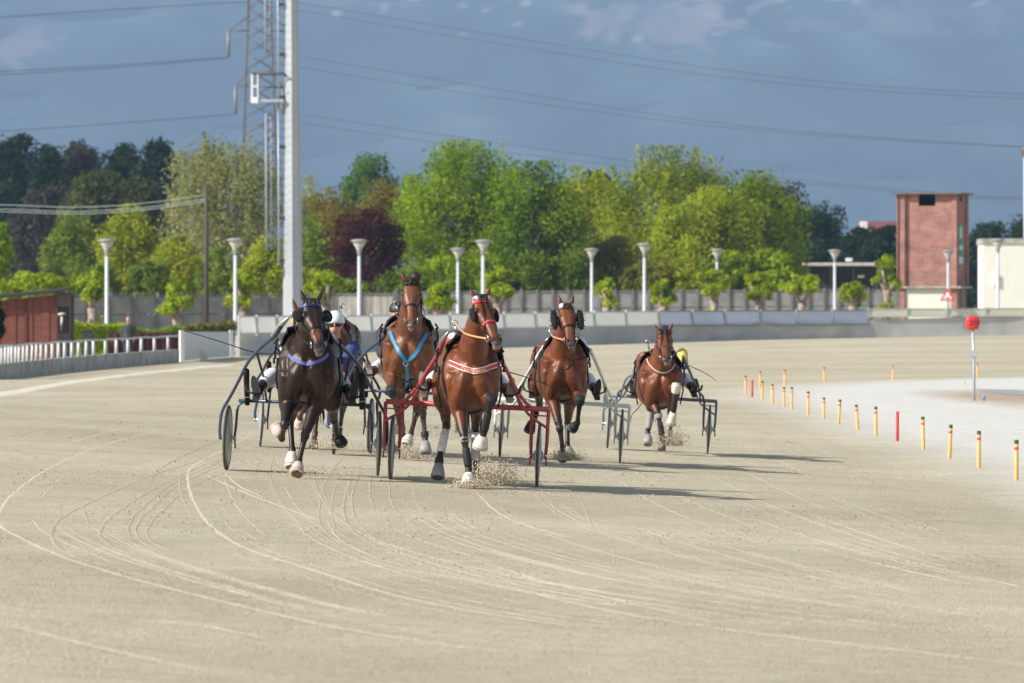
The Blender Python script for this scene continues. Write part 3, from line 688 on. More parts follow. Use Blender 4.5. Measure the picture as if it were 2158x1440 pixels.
def ribwall(name, label, cat, pxs, h0, h1, th, m_, parent=None):
    """upright wall along the bend through wall points"""
    b_ = MB(); V = []
    for i, p in enumerate(pxs):
        c = wp(p); a = wp(p - 6); e = wp(p + 6); t = (e - a); t.z = 0; t.normalize(); nrm = Vector((-t.y, t.x, 0))
        hh0 = h0 if not callable(h0) else h0(p); hh1 = h1 if not callable(h1) else h1(p)
        for s_, z_ in ((0, hh0), (0, hh1), (th, hh1), (th, hh0)): V.append(Vector((c.x, c.y, c.z)) + nrm * s_ + Vector((0, 0, z_)))
    n_ = len(pxs); fs = []
    for i in range(n_ - 1):
        for j in range(4): fs.append((i * 4 + j, i * 4 + (j + 1) % 4, i * 4 + 4 + (j + 1) % 4, i * 4 + 4 + j))
    fs += [(0, 3, 2, 1), (n_ * 4 - 4, n_ * 4 - 3, n_ * 4 - 2, n_ * 4 - 1)]
    b_.add(V, fs); o = b_.build(name, m_, parent, False)
    if parent is None: tag(o, label, cat)
    return o
# grey wall of the bend
gw = ribwall('concrete_wall', 'long grey concrete wall round the bend below the boards', 'wall', [505] + list(range(560, 2700, 60)), -0.3, lambda p: float(np.interp(p, [505, 1388, 1600, 1830, 2158], [0.98, 0.95, .95, .93, 1.04])), .2, m_conc)
# boards standing on the wall: every board its own thing
seams = [502, 540, 583, 631, 680, 728, 782, 833, 890, 948, 1004, 1062, 1128, 1190, 1252, 1319, 1388, 1459, 1528, 1603, 1678, 1754, 1830, 1912, 1996, 2078, 2160, 2245, 2330]
def tiltv(b2, q, t, zb):  # boards leaned back only so their faces catch more sun
    M_ = Matrix.Rotation(R(-8), 3, Vector((t.x, t.y, 0))); O_ = Vector((q.x, q.y, zb)); b2.v = [tuple(O_ + M_ @ (Vector(v) - O_)) for v in b2.v]
def htop(p, py): Y = wally(p); return CH + (679 - py) / F * Y - wallz(p)
ordw = ['first', 'second', 'third', 'fourth', 'fifth', 'sixth', 'seventh', 'eighth', 'ninth', 'tenth', 'eleventh', 'twelfth', 'thirteenth', 'fourteenth', 'fifteenth', 'sixteenth']
for i in range(len(seams) - 1):
    p0, p1 = seams[i], seams[i + 1]
    top = np.interp((p0 + p1) / 2, [500, 780, 1250, 1390, 1830, 1832, 2200], [666, 664.5, 657, 655, 653, 651, 649]); 
    bot = np.interp((p0 + p1) / 2, [500, 780, 1250, 1390, 1830, 1832, 2200], [705, 699.5, 689, 687.5, 684.5, 669, 667])
    white = p1 <= 1388; blue = 1388 <= p0 < 1830
    lab = (f'blank white board, {ordw[i]} from the white gate on the grey wall' if white else (f'pale blue green-rimmed board, {ordw[i-16]} after the white boards' if blue else f'narrow cream board, {ordw[i-22]} after the pale blue boards'))
    c = wp((p0 + p1) / 2); a = wp(p0); e = wp(p1); t = e - a; ln = Vector((t.x, t.y, 0)).length; t.z = 0; t.normalize(); ang = math.atan2(t.y, t.x)
    z1 = htop((p0 + p1) / 2, top); z0 = htop((p0 + p1) / 2, bot); mid = (a + e) / 2
    r = thing('advertising_board', lab, 'board', (mid.x, mid.y, c.z + z0), 'boards on the bend wall')
    nrm = Vector((t.y, -t.x, 0)); q = mid + nrm * 0.06
    b_ = MB(); b_.box((q.x, q.y, c.z + (z0 + z1) / 2), (ln - .16, .03, z1 - z0 - .09), ang, .01)
    tiltv(b_, q, t, c.z + z0); b_.build('face', m_board if white else (m_bluew if blue else m_cream), r, False)
    b_ = MB(); fw = .05
    for (du, dz, sx, sz) in ((0, (z1 - z0) / 2 - fw / 2, ln - .05, fw), (0, -(z1 - z0) / 2 + fw / 2, ln - .05, fw), (-ln / 2 + .05, 0, fw, z1 - z0 - 2 * fw), (ln / 2 - .05, 0, fw, z1 - z0 - 2 * fw)):
        cc = q + t * du; b_.box((cc.x + nrm.x * .012, cc.y + nrm.y * .012, c.z + (z0 + z1) / 2 + dz), (sx, .05, sz), ang)
    tiltv(b_, q, t, c.z + z0); b_.build('frame', mat('frame_paint%d' % i, (.55, .57, .58) if white else ((.16, .26, .25) if blue else (.50, .50, .44)), .6), r, False)
    b_ = MB(); cc = a + nrm * .03; b_.box((cc.x, cc.y, c.z + (z0 + z1) / 2 - .02), (.09, .09, z1 - z0 + .12), ang); b_.build('post', m_galv, r, False)

# low wall and white railing on the left
lpx = [-700, -500, -300, -150, -60, 0, 40, 80, 120, 160, 200, 240, 280, 320, 378]
lw = ribwall('low_wall', 'low stained concrete wall under the white railing', 'wall', lpx, -0.3, lambda p: float(np.interp(p, [-300, 0, 150, 375], [.5, .46, .48, .50])), .22, m_conc2)
rt = thing('railing', 'weathered white railing on the low concrete wall', 'railing', tuple(wp(180, .46)))
posts = [-60, -50, -40, -31, -22, -13, -5, 3, 11, 18, 25, 33, 40, 49, 57, 67, 76, 86, 97, 110, 123, 136, 151, 165, 181, 197, 222, 245, 269, 297, 325, 354]
for i, p in enumerate(posts):
    c = wp(p, float(np.interp(p, [-300, 0, 150, 375], [.5, .46, .48, .50])) - .03); b_ = MB(); w_ = .05 if p < 100 else .06
    hh = .54; tl = random.uniform(-.012, .012); c.y += .1
    b_.tube([c, c + Vector((tl, 0, hh))], [w_, w_ * .8], 6); b_.build('post', m_rail, rt)
pts = [wp(p, float(np.interp(p, [-300, 0, 150, 375], [.5, .46, .48, .50])) + .52 + .012 * math.sin(p * .11)) + Vector((0, .1, 0)) for p in list(range(-80, 378, 12))]
b_ = MB(); b_.tube(pts, .035, 6); b_.build('top_rail', m_rail, rt)

# white mesh gate
gt = thing('mesh_gate', 'white mesh gate between the low wall and the grey wall', 'gate', tuple(wp(434)))
m_mesh = mat('white_mesh', (0.62, 0.63, 0.65), .7, var=.05)
for p in (383, 487):
    c = wp(p); zt = htop(p, 697); b_ = MB(); b_.box((c.x, c.y, c.z + zt / 2), (.19, .12, zt + .02), .6, .01); b_.build('gate_post', m_white, gt, False)
a = wp(386); e = wp(484); b_ = MB(); ztA = htop(386, 701); ztE = htop(484, 701); N = 46
for i in range(N):
    f = (i + .5) / N; c = a.lerp(e, f); z_ = ztA * (1 - f) + ztE * f; b_.box((c.x, c.y, c.z + z_ / 2 + .03), (.035, .03, z_ - .06), .9)
b_.build('mesh_panel', m_white, gt, False)
b_ = MB(); back = []
for c, z_ in ((a, ztA), (e, ztE)): back += [(c.x, c.y + .06, c.z + .03), (c.x, c.y + .06, c.z + z_ - .02), (c.x, c.y + .075, c.z + z_ - .02), (c.x, c.y + .075, c.z + .03)]
b_.add(back, [(0, 1, 5, 4), (1, 2, 6, 5), (2, 3, 7, 6), (3, 0, 4, 7), (0, 3, 2, 1), (4, 5, 6, 7)]); b_.build('backing', m_mesh, gt, False)
b_ = MB(); c = a.lerp(e, .33); 
b_.ell((c.x + .02, c.y - .03, c.z + .08), (.31, .03, .33), n=16); b_.build('plate', mat('cream_plate', (.75, .70, .55), .6), gt)
for z_, nm in ((.06, 'lower_rail'), (None, 'upper_rail')):
    b_ = MB(); b_.tube([a + Vector((0, -.02, z_ if z_ else ztA)), e + Vector((0, -.02, z_ if z_ else ztE))], .03, 6); b_.build(nm, m_white, gt)

# concrete panel fences with posts
def pfence(label, pxs, Yf, top, mats=m_fence, base=None, rails=3):
    g = gp(pxs[0], Yf(pxs[0])); t = thing('concrete_fence', label, 'fence', tuple(g))
    b_ = MB(); q_ = MB()
    for a_, e_ in zip(pxs[:-1], pxs[1:]):
        A = gp(a_, Yf(a_)); E = gp(e_, Yf(e_)); tz = at(a_, top(a_), Yf(a_)).z; tze = at(e_, top(e_), Yf(e_)).z
        for k_ in range(rails):
            z0, z1 = k_ / rails, (k_ + 1) / rails - .02
            v = []
            for P_, tt_ in ((A, tz), (E, tze)):
                h = tt_ - P_.z
                v += [(P_.x, P_.y, P_.z + h * z0), (P_.x, P_.y, P_.z + h * z1), (P_.x, P_.y + .06, P_.z + h * z1), (P_.x, P_.y + .06, P_.z + h * z0)]
            b_.add(v, [(0, 1, 5, 4), (1, 2, 6, 5), (2, 3, 7, 6), (3, 0, 4, 7), (0, 3, 2, 1), (4, 5, 6, 7)])
        v = []
        for P_, tt_ in ((A, tz), (E, tze)): v += [(P_.x, P_.y - .05, tt_ - .01), (P_.x, P_.y - .05, tt_ + .10), (P_.x, P_.y + .1, tt_ + .10), (P_.x, P_.y + .1, tt_ - .01)]
        q_.add(v, [(0, 1, 5, 4), (1, 2, 6, 5), (2, 3, 7, 6), (3, 0, 4, 7), (0, 3, 2, 1), (4, 5, 6, 7)])
    b_.build('panel', mats, t, False); q_.build('coping', m_fpost, t, False)
    for a_ in pxs:
        A = gp(a_, Yf(a_)); tz = at(a_, top(a_), Yf(a_)).z; b_ = MB(); h = tz - A.z + .2
        b_.box((A.x, A.y - .06, A.z + h / 2), (.17, .14, h), 0, .015); b_.build('post', m_fpost, t, False)
pfence('grey concrete panel fence behind the hedge and the pollarded trees', [140, 186, 233, 283, 332, 383, 432, 480, 526, 570, 612, 655], lambda p: 325 + (p - 140) * .02, lambda p: 624 - 0 * p, m_fence)
m_stain = mat('stained_pale_concrete', (0.44, 0.42, 0.38), .92, var=.45, vscale=2.2, stretch=(1.5, 1, .15), bump=.3, bscale=9)
pfence('pale streaked concrete wall piece behind the third lamp', [700, 760, 830], lambda p: 335, lambda p: 622, m_stain, rails=1)
pfence('grey concrete fence behind the right hand pollarded trees', [835, 868, 901, 934, 967, 1000, 1033, 1066, 1099, 1132, 1165, 1198, 1231, 1264, 1297, 1334, 1368, 1401, 1435, 1470, 1503, 1536, 1569, 1602, 1636, 1669, 1703, 1737, 1768, 1799, 1830, 1861, 1892], lambda p: 372, lambda p: float(np.interp(p, [835, 1892], [618, 613])), m_fence)

# wooden shed
t = thing('wooden_shed', 'dark red timber shed with sloping roof behind the white railing', 'shed', tuple(gp(60, 215)))
def atb(px, py, Y): return at(px, py, Y)
Ys = 214
def slab(b_, px0, px1, py0l, py0r, py1, Y, dep):
    A0 = at(px0, py0l, Y); A1 = at(px1, py0r, Y); B0 = at(px0, py1, Y); B1 = at(px1, py1, Y)
    v = [A0, A1, B1, B0, *(x + Vector((0, dep, 0)) for x in (A0, A1, B1, B0))]
    b_.add(v, [(0, 1, 2, 3), (7, 6, 5, 4), (0, 4, 5, 1), (1, 5, 6, 2), (2, 6, 7, 3), (3, 7, 4, 0)])
b_ = MB(); npl = 16
for i in range(npl):
    p0 = -160 + i * (282 / npl); p1 = p0 + 282 / npl - .5; y0 = 634 + (p0 + 5) * -.095; y1_ = 634 + (p1 + 5) * -.095
    slab(b_, p0, p1, y0, y1_, 772, Ys + (.03 if i % 2 else 0), .1)
b_.build('wall', m_wood, t, False)
b_ = MB(); slab(b_, 53, 56, 628, 628, 770, Ys - .05, .05); slab(b_, 118.5, 121.5, 622, 622, 768, Ys - .05, .05); b_.build('corner_strip', m_wood2, t, False)
b_ = MB(); slab(b_, -170, 132, 647 - 3, 616, 651 - 3 + 0, Ys - .4, 3.4)
b_.v = []; b_.f = []; b_.m = []
A0 = at(-170, 645, Ys); A1 = at(133, 616, Ys); v = [A0 + Vector((0, -.4, 0)), A1 + Vector((0, -.4, 0)), A1 + Vector((0, 3, .1)), A0 + Vector((0, 3, .1))]; v += [x + Vector((0, 0, .09)) for x in v]
b_.add(v, [(3, 2, 1, 0), (4, 5, 6, 7), (0, 1, 5, 4), (1, 2, 6, 5), (2, 3, 7, 6), (3, 0, 4, 7)]); b_.build('roof', mat('tarred_roof', (.025, .022, .022), .8), t, False)
m_plast = mat('pinkish_plaster', (.30, .25, .235), .9, var=.15, vscale=3)
t2 = thing('kiosk', 'pinkish grey kiosk wall with a dark open hatch beside the shed', 'kiosk', tuple(gp(136, 217)))
b_ = MB(); slab(b_, 121, 148, 621, 621, 646, 217, .12); slab(b_, 121, 148, 702, 702, 770, 217, .12); slab(b_, 146.5, 148.5, 646.5, 646.5, 701.5, 217, .12); b_.build('wall', m_plast, t2, False)
b_ = MB(); slab(b_, 118, 154, 616, 616, 621, 216.8, 2.2); b_.build('roof', m_fpost, t2, False)
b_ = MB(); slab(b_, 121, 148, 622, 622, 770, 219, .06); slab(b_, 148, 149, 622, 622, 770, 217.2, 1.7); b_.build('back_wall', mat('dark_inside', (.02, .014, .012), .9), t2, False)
# things in the hatch
o = MB(); c = at(131, 663, 217.8); o.ell((c.x, c.y, c.z), (.17, .12, .07), n=14); c2 = at(131, 668, 217.8); o.tube([c2 + Vector((0, 0, -.55)), c2], .06, 8)
tag(o.build('white_parasol_lamp', mat('off_white_cloth', (.62, .62, .58), .8)), 'small white shaded stand inside the kiosk hatch', 'stand')

# boards behind railing, small dark post, bush at the left edge
t = thing('board_panel', 'dark red brown board panel below the olive hedge', 'panel', tuple(gp(300, 232)))
b_ = MB(); N = 9
for i in range(N): slab(b_, 228 + i * 16.4, 228 + (i + 1) * 16.4 + .3, 704, 704, 752, 229 + i * .9, .95)
b_.build('boards', m_wood2, t, False); b_ = MB(); A0 = at(228, 704, 228.9); A1 = at(375, 703, 236.9); b_.tube([A0, A1], .04, 6); b_.build('top_rail', m_wood2, t, False)
b_ = MB(); c = gp(185, 222); zz = at(185, 699, 222).z; b_.box((c.x, c.y, (c.z + zz) / 2), (.42, .4, zz - c.z), 0, .03); b_.box((c.x, c.y, zz + .02), (.46, .44, .05), 0, .01)
tag(b_.build('litter_bin', m_darkm, None, False), 'black square bin standing in front of the bright hedge', 'bin')
tree('conifer_bush', 'dark rounded evergreen cut by the left edge by the railing', None, -14, 632, 716, 23, 190, DRK, 2600, .1, 6, 0, 71, .06, cat='bush')

# wooden utility pole and its wires
t = thing('utility_pole', 'dark wooden utility pole in front of the pale willow', 'pole', tuple(gp(435, 300)))
c = gp(435, 300); b_ = MB(); b_.tube([c, at(435, 393, 300)], [.14, .10], 10); b_.build('shaft', m_pole, t)
b_ = MB(); q = at(434, 600, 300); b_.tube([q + Vector((-.2, 0, 0)), q + Vector((.35, -.02, .25))], .03, 6); b_.build('bracket', m_darkm, t)

# street lamps: tapered mast with an inverted cone glass head under a flat lid
m_lampglass = mat('lamp_glass', (.52, .50, .42), .25, var=.1, spec=.6)
m_lid = mat('lamp_lid', (.30, .31, .31), .5)
m_mast = mat('pale_grey_mast', (.60, .63, .67), .5, var=.08, vscale=5)
def lamp():
    t = thing('street_lamp', 'x', 'street lamp', (0, 0, 0), 'cone headed lamps round the bend')
    b_ = MB(); b_.lathe([(.13, 0), (.13, .5), (.11, .52), (.088, 5.15), (.0, 5.15)], 12); b_.build('pole', m_mast, t)
    b_ = MB(); b_.lathe([(.09, 5.10), (.10, 5.2), (.12, 5.35), (.19, 5.52), (.0, 5.53)], 14); b_.build('neck', m_lid, t)
    b_ = MB(); b_.lathe([(.17, 5.50), (.20, 5.54), (.38, 5.86), (.36, 5.87), (0, 5.87)], 18); b_.build('lamp_shade', m_lampglass, t)
    b_ = MB(); b_.lathe([(.0, 5.865), (.48, 5.865), (.49, 5.89), (.36, 5.96), (.12, 6.0), (0, 6.0)], 18); b_.build('lid', m_lid, t)
    return t
L0 = lamp()
for i, (px, top, lab) in enumerate([(225, 503, 'street lamp behind the white railing, nearest to the shed'), (496, 502, 'street lamp at the left end of the white boards'), (757, 504, 'street lamp in front of the dark red plum tree'),
                       (965, 522, 'shorter looking lamp just left of the central tall lamp'), (1018, 505, 'tall looking lamp above the head of the central horse'), (1247, 523, 'street lamp above the horse with the white rig'),
                       (1358, 512, 'street lamp above the right half of the white boards'), (1511, 524, 'street lamp in front of the broad green tree'), (1759, 526, 'street lamp in front of the flat shelter'),
                       (1998, 527, 'street lamp in front of the brick tower'), (2103, 503, 'street lamp in front of the white building')]):
    Y = 300; h_ = {225: 5.6, 496: 5.75, 757: 5.55}.get(px, 5.4)
    for _ in range(20): Y = (h_ + gp(px, Y).z - CH) * F / (679 - top)
    o = L0 if i == 0 else copy_tree(L0); o.location = gp(px, Y); o['label'] = lab; o.rotation_euler = (0, 0, i * 1.3)
    o.scale = (h_ / 6, h_ / 6, h_ / 6)

# floodlight mast
m_mastbig = mat('galvanised_mast', (.43, .46, .49), .55, var=.12, vscale=.8, stretch=(1, 1, .3), metal=.2)
Ym = 284; g = gp(618, Ym)
t = thing('floodlight_mast', 'huge grey octagonal floodlight mast with ladder and platform', 'mast', tuple(g))
b_ = MB(); top = at(613.4, -260, Ym); b_.tube([g + Vector((0, 0, -.2)), top], [.53, .235], 8, ref=(1, 0, 0)); b_.build('pole', m_mastbig, t, False)
def mp(px, py, dy=0): 
    v = at(px, py, Ym); v.y += dy; return v
b_ = MB(); b_.tube([mp(588, 560, -.15), mp(587, 215, -.15)], .05, 6); b_.tube([mp(588, 205, -.15), mp(585, -120, -.15)], .05, 6); b_.build('guide_rail', m_galv, t)
m_lad = mat('dull_ladder_steel', (.34, .37, .40), .5)
def ladder(p, y0, y1):
    b2 = MB(); b2.tube([mp(p, y0, -.3), mp(p - 1, y1, -.3)], .045, 6); b2.tube([mp(p + 10, y0, .1), mp(p + 9, y1, .1)], .03, 6)
    y = min(y0, y1)
    while y < max(y0, y1): b2.tube([mp(p, y, -.3), mp(p + 10, y, .1)], .035, 5); y += 35
    b2.build('ladder', m_lad, t)
ladder(562, 528, 240); ladder(560, 118, -100)
b_ = MB()
y = 560
while y > -100:
    pc_ = 603 - (560 - y) * .004
    b_ = MB()
    if not 160 < y < 205: b_.tube([mp(566, y, .1), mp(584, y - 1, -.6), mp(598, y + 3, -.7), mp(pc_ + 4, y + 6, -.6)], .012, 4); b_.build('cage_hoop', m_darkm, t)
    y -= 17
for y in (550, 460, 310, 205, 115, 10): 
    b_ = MB(); b_.box(mp(594, y, -.1), (.28, .18, .16), 0, .01); b_.build('bracket', m_darkm, t, False)
b_ = MB(); b_.box(mp(563, 213, 0), (1.65, .9, .14)); b_.build('platform', m_galv, t, False)
b_ = MB()
for p, d_ in ((531, -.45), (544, -.45), (531, .45)): b_.box(mp(p, 184, d_), (.06, .06, 1.4))
b_.box(mp(537.5, 212, -.5), (.34, .04, .3)); b_.box(mp(537.5, 183, -.45), (.34, .04, .08)); b_.build('platform_gate', m_white, t, False)
b_ = MB(); b_.tube([mp(530, 155, -.45), mp(598, 157, -.45), mp(606, 163, -.55)], .06, 6); b_.tube([mp(530, 155, .45), mp(590, 157, .45)], .05, 6); b_.tube([mp(545, 184, -.45), mp(596, 186, -.45)], .025, 5); b_.build('platform_rail', m_darkm, t)

# lattice pylon and power lines
Yp = 880; m_pyl = mat('pylon_steel', (.16, .16, .17), .7)
t = thing('lattice_pylon', 'distant steel lattice pylon behind the floodlight mast', 'pylon', tuple(gp(560, Yp)))
b_ = MB(); T0 = -300; r_ = .07
def lw_(y): return 23 + (y + 20) * .032
def leg(side, y, d_): 
    v = at(547 + side * lw_(y), y, Yp); v.y += d_ * 2; return v
for s_ in (-1, 1):
    for d_ in (-1, 1): b_.tube([leg(s_, 650, d_), leg(s_, T0, d_)], r_ * 1.6, 5)
y = 640; flip = 1
while y > T0:
    st = 24 + (y + 300) * .02
    for d_ in (-1, 1): b_.tube([leg(-flip, y, d_), leg(flip, y - st, d_)], r_, 4); b_.tube([leg(flip, y, d_), leg(-flip, y - st, d_)], r_, 4)
    flip = -flip; y -= st
b_.build('lattice', m_pyl, t)
for yy, tip, drop in ((66, 482, 120), (183, 497, 240), (-60, 466, 2)):
    b_ = MB()
    for d_ in (-1.5, 1.5):
        e_ = at(tip, yy, Yp); a_ = at(524, yy - 2, Yp); a_.y += d_; b_.tube([a_, e_], r_ * 1.3, 4); a2 = at(526, yy - 34, Yp); a2.y += d_; b_.tube([a2, e_], r_, 4)
        e_ = at(1094 - tip, yy, Yp); a_ = at(571, yy - 2, Yp); a_.y += d_; b_.tube([a_, e_], r_ * 1.3, 4); a2 = at(569, yy - 34, Yp); a2.y += d_; b_.tube([a2, e_], r_, 4)
    b_.build('cross_arm', m_pyl, t)
    for tp in (tip, 1094 - tip):
        b_ = MB(); b_.tube([at(tp - .5, yy, Yp), at(tp - .5, drop if drop > 10 else 0, Yp)], .25, 6); b_.build('insulator', mat('insulator_glass', (.22, .25, .22), .4), t)
m_wire = mat('wire', (.05, .06, .08), .6)
def wire(label, pts, Y0, Y1, r=.05, grp='high voltage lines', m_=None):
    sp = spline(pts, 40); n_ = len(sp); b2 = MB()
    b2.tube([at(p[0], p[1], Y0 + (Y1 - Y0) * i / (n_ - 1)) for i, p in enumerate(sp)], r, 5)
    tag(b2.build('power_line', m_ or m_wire), label, 'cable', grp)
for lab, pts in (('topmost wire running left from the pylon', [(-300, 62), (0, 38), (250, 20), (524, 4)]), ('upper strand of the middle wires left of the pylon', [(-300, 168), (0, 151), (240, 138), (481, 121)]),
                 ('lower strand of the middle wires left of the pylon', [(-300, 176), (0, 158), (240, 143), (481, 123)]), ('lowest wire running left from the pylon', [(-300, 293), (0, 277), (250, 260), (497, 241)])):
    wire(lab, pts, 700, Yp, .045)
for lab, pts in (('topmost wire crossing the mountain right of the mast', [(600, 1), (1080, 80), (1500, 144), (1820, 180), (2158, 199), (2500, 215)]), ('second wire from the top crossing the mountain', [(600, 17), (1080, 97), (1500, 160), (1820, 190), (2158, 208), (2500, 222)]),
                 ('third wire from the top right of the mast', [(616, 116), (1080, 194), (1500, 258), (1820, 288), (2158, 309), (2500, 325)]), ('fourth wire from the top right of the mast', [(616, 140), (1080, 211), (1500, 266), (1820, 292), (2158, 311), (2500, 327)]),
                 ('fifth wire, dipping behind the treetops', [(616, 238), (1080, 306), (1540, 365), (2000, 408), (2158, 418), (2500, 430)]), ('lowest wire, dipping behind the treetops', [(616, 257), (1080, 323), (1540, 374), (2000, 412), (2158, 422), (2500, 434)])):
    wire(lab, pts, Yp, 760, .042)
m_wirel = mat('pale_wire', (.30, .34, .34), .6)
for k_, (lab, dy) in enumerate((('upper pale cable sagging in front of the dark wood', -9), ('middle pale cable sagging in front of the dark wood', 0), ('lower pale cable sagging in front of the dark wood', 5))):
    wire(lab, [(-200, 438 + dy * .6), (0, 441 + dy), (160, 446 + dy), (300, 438 + dy), (434, 420 + dy)], 330, 302, .018, 'low cables by the wood', m_wirel)

# brick tower
def brick(name, c1, c2, mort):
    m = bpy.data.materials.new(name); m.use_nodes = True; n = m.node_tree; L = n.links.new; b = n.nodes['Principled BSDF']; b.inputs['Roughness'].default_value = .9
    tc = n.nodes.new('ShaderNodeTexCoord'); sp = n.nodes.new('ShaderNodeSeparateXYZ'); L(tc.outputs['Object'], sp.inputs[0])
    ad = n.nodes.new('ShaderNodeMath'); ad.operation = 'ADD'; L(sp.outputs[0], ad.inputs[0]); L(sp.outputs[1], ad.inputs[1])
    cb = n.nodes.new('ShaderNodeCombineXYZ'); L(ad.outputs[0], cb.inputs[0]); L(sp.outputs[2], cb.inputs[1])
    br = n.nodes.new('ShaderNodeTexBrick'); L(cb.outputs[0], br.inputs[0]); br.inputs['Color1'].default_value = (*c1, 1); br.inputs['Color2'].default_value = (*c2, 1); br.inputs['Mortar'].default_value = (*mort, 1)
    br.inputs['Scale'].default_value = 1; br.inputs['Mortar Size'].default_value = .014; br.inputs['Brick Width'].default_value = .42; br.inputs['Row Height'].default_value = .15; br.inputs['Bias'].default_value = 0
    no = n.nodes.new('ShaderNodeTexNoise'); no.inputs['Scale'].default_value = 1.3; no.inputs['Detail'].default_value = 7; L(tc.outputs['Object'], no.inputs[0])
    mr = n.nodes.new('ShaderNodeMapRange'); mr.inputs[1].default_value = .3; mr.inputs[2].default_value = .7; mr.inputs[3].default_value = .68; mr.inputs[4].default_value = 1.18; L(no.outputs[0], mr.inputs[0])
    mx = n.nodes.new('ShaderNodeVectorMath'); mx.operation = 'SCALE'; L(br.outputs[0], mx.inputs[0]); L(mr.outputs[0], mx.inputs['Scale']); L(mx.outputs[0], b.inputs['Base Color'])
    bp = n.nodes.new('ShaderNodeBump'); bp.inputs['Distance'].default_value = .01; L(br.outputs['Fac'], bp.inputs['Height']); bp.invert = True; L(bp.outputs[0], b.inputs['Normal'])
    return m
m_brick = brick('tower_brick', (.42, .20, .155), (.34, .145, .115), (.42, .29, .245))
Yt = 378; px2 = Yt / F
t = thing('brick_tower', 'square red brick tower with flat overhanging roof', 'tower', tuple(gp(1955, Yt)))
ang = R(-15); cx_ = Vector((math.cos(ang), math.sin(ang), 0)); cn = Vector((math.sin(ang), -math.cos(ang), 0))   # cn towards camera
corner = at(2017, 650, Yt); corner.z = 0
g0 = gp(1955, Yt).z
def zt(py): return CH + (679 - py) / F * Yt
Wt = (2017 - 1893) * px2 / math.cos(ang); Dt = 3.4
def tb_(b2, u0, u1, z0, z1, d0, d1):
    """box on the tower: u along the front (0 left .. Wt right), d outward from the front face"""
    v = []
    for z_ in (z0, z1):
        for u_, dd in ((u0, d0), (u1, d0), (u1, d1), (u0, d1)): v.append(corner - cx_ * (Wt - u_) + cn * dd + Vector((0, 0, z_)))
    b2.add(v, [(0, 1, 2, 3), (7, 6, 5, 4), (0, 4, 5, 1), (1, 5, 6, 2), (2, 6, 7, 3), (3, 7, 4, 0)])
pxu = lambda p: (p - 1893) / (2017 - 1893) * Wt
zl = zt(607)
b_ = MB(); tb_(b_, 0, pxu(1910), zl + .1, zt(409), -.02, .22); tb_(b_, pxu(2006), Wt, zl + .1, zt(409), -.02, .12)
tb_(b_, pxu(1910) + .001, pxu(2006) - .001, zl + .1, zt(434), -.3, 0)
tb_(b_, pxu(1910) + .001, pxu(1937), zt(434) + .001, zt(409), -.3, 0); tb_(b_, pxu(1972), pxu(2006) - .001, zt(434) + .001, zt(409), -.3, 0)
tb_(b_, 0, .28, zl + .1, zt(409), -Dt, -.021); tb_(b_, .281, Wt - .281, zl + .1, zt(409), -Dt, -Dt + .28)
tb_(b_, Wt - .28, Wt, zl + .1, zt(424), -Dt + .285, -.31); tb_(b_, Wt - .28, Wt, zt(424), zt(409), -Dt + .285, -1.9); tb_(b_, Wt - .28, Wt, zt(424), zt(409), -.75, -.31)
tb_(b_, Wt - .02, Wt + .16, zl + .1, zt(409), -Dt, -Dt + .55)
b_.build('wall', m_brick, t, False)
for q_ in ((.0, pxu(1910), -.5, .2), (pxu(2005), Wt, -.5, .1), (.0, .3, -Dt, -.51), (Wt - .28, Wt, -1.1, -.51), (Wt - .28, Wt, -Dt, -2.0)):
    b_ = MB(); tb_(b_, q_[0], q_[1], g0 - .2, zl - .02, q_[2], q_[3]); b_.build('brick_pier', m_brick, t, False)
b_ = MB(); tb_(b_, pxu(1911), pxu(2004.5), g0 - .2, zl - .05, -.3, .05); b_.build('cream_shutter', mat('cream_shutter', (.72, .72, .64), .6, var=.06), t, False)
b_ = MB(); tb_(b_, -.30, Wt + .35, zl - .02, zl + .1, -Dt - .2, .42); b_.build('ledge', m_conc2, t, False)
b_ = MB(); tb_(b_, -.42, Wt + .42, zt(409), zt(409) + .1, -Dt - .3, .55); b_.build('roof', mat('roof_slab', (.16, .14, .13), .8), t, False)
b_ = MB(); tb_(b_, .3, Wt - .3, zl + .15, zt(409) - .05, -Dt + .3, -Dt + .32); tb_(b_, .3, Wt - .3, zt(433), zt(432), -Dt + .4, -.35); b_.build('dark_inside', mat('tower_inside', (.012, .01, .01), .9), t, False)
m_grn = mat('green_banner', (.05, .26, .13), .6, var=.2, vscale=3)
m_grey = mat('faded_banner', (.55, .62, .66), .6)
b_ = MB(); tb_(b_, Wt + .01, Wt + .04, zt(562), zt(470), -1.95, -.4); b_.build('banner', m_grn, t, False)
b_ = MB(); tb_(b_, Wt + .041, Wt + .05, zt(556), zt(541), -1.93, -.42); tb_(b_, Wt + .041, Wt + .046, zt(502), zt(478), -1.6, -.7); tb_(b_, Wt + .041, Wt + .046, zt(527), zt(517), -1.9, -.6); b_.build('banner_print', m_grey, t, False)
b_ = MB(); tb_(b_, Wt - .2, Wt - .1, g0 - .2, zl - .05, -2.0, -1.1); b_.build('door', mat('green_door', (.04, .20, .12), .6), t, False)
b_ = MB(); tb_(b_, Wt - .1, Wt - .02, g0, zl - .05, -1.14, -1.06); tb_(b_, Wt - .1, Wt + .01, g0, zl - .05, -2.12, -2.0); b_.build('door_frame', m_cream, t, False)

b_ = MB(); q = corner - cx_ * (Wt - .12) + cn * .26; b_.tube([q + Vector((0, 0, zl + .1)), q + Vector((0, 0, zt(412)))], .04, 6); b_.build('drain_pipe', m_wood2, t)
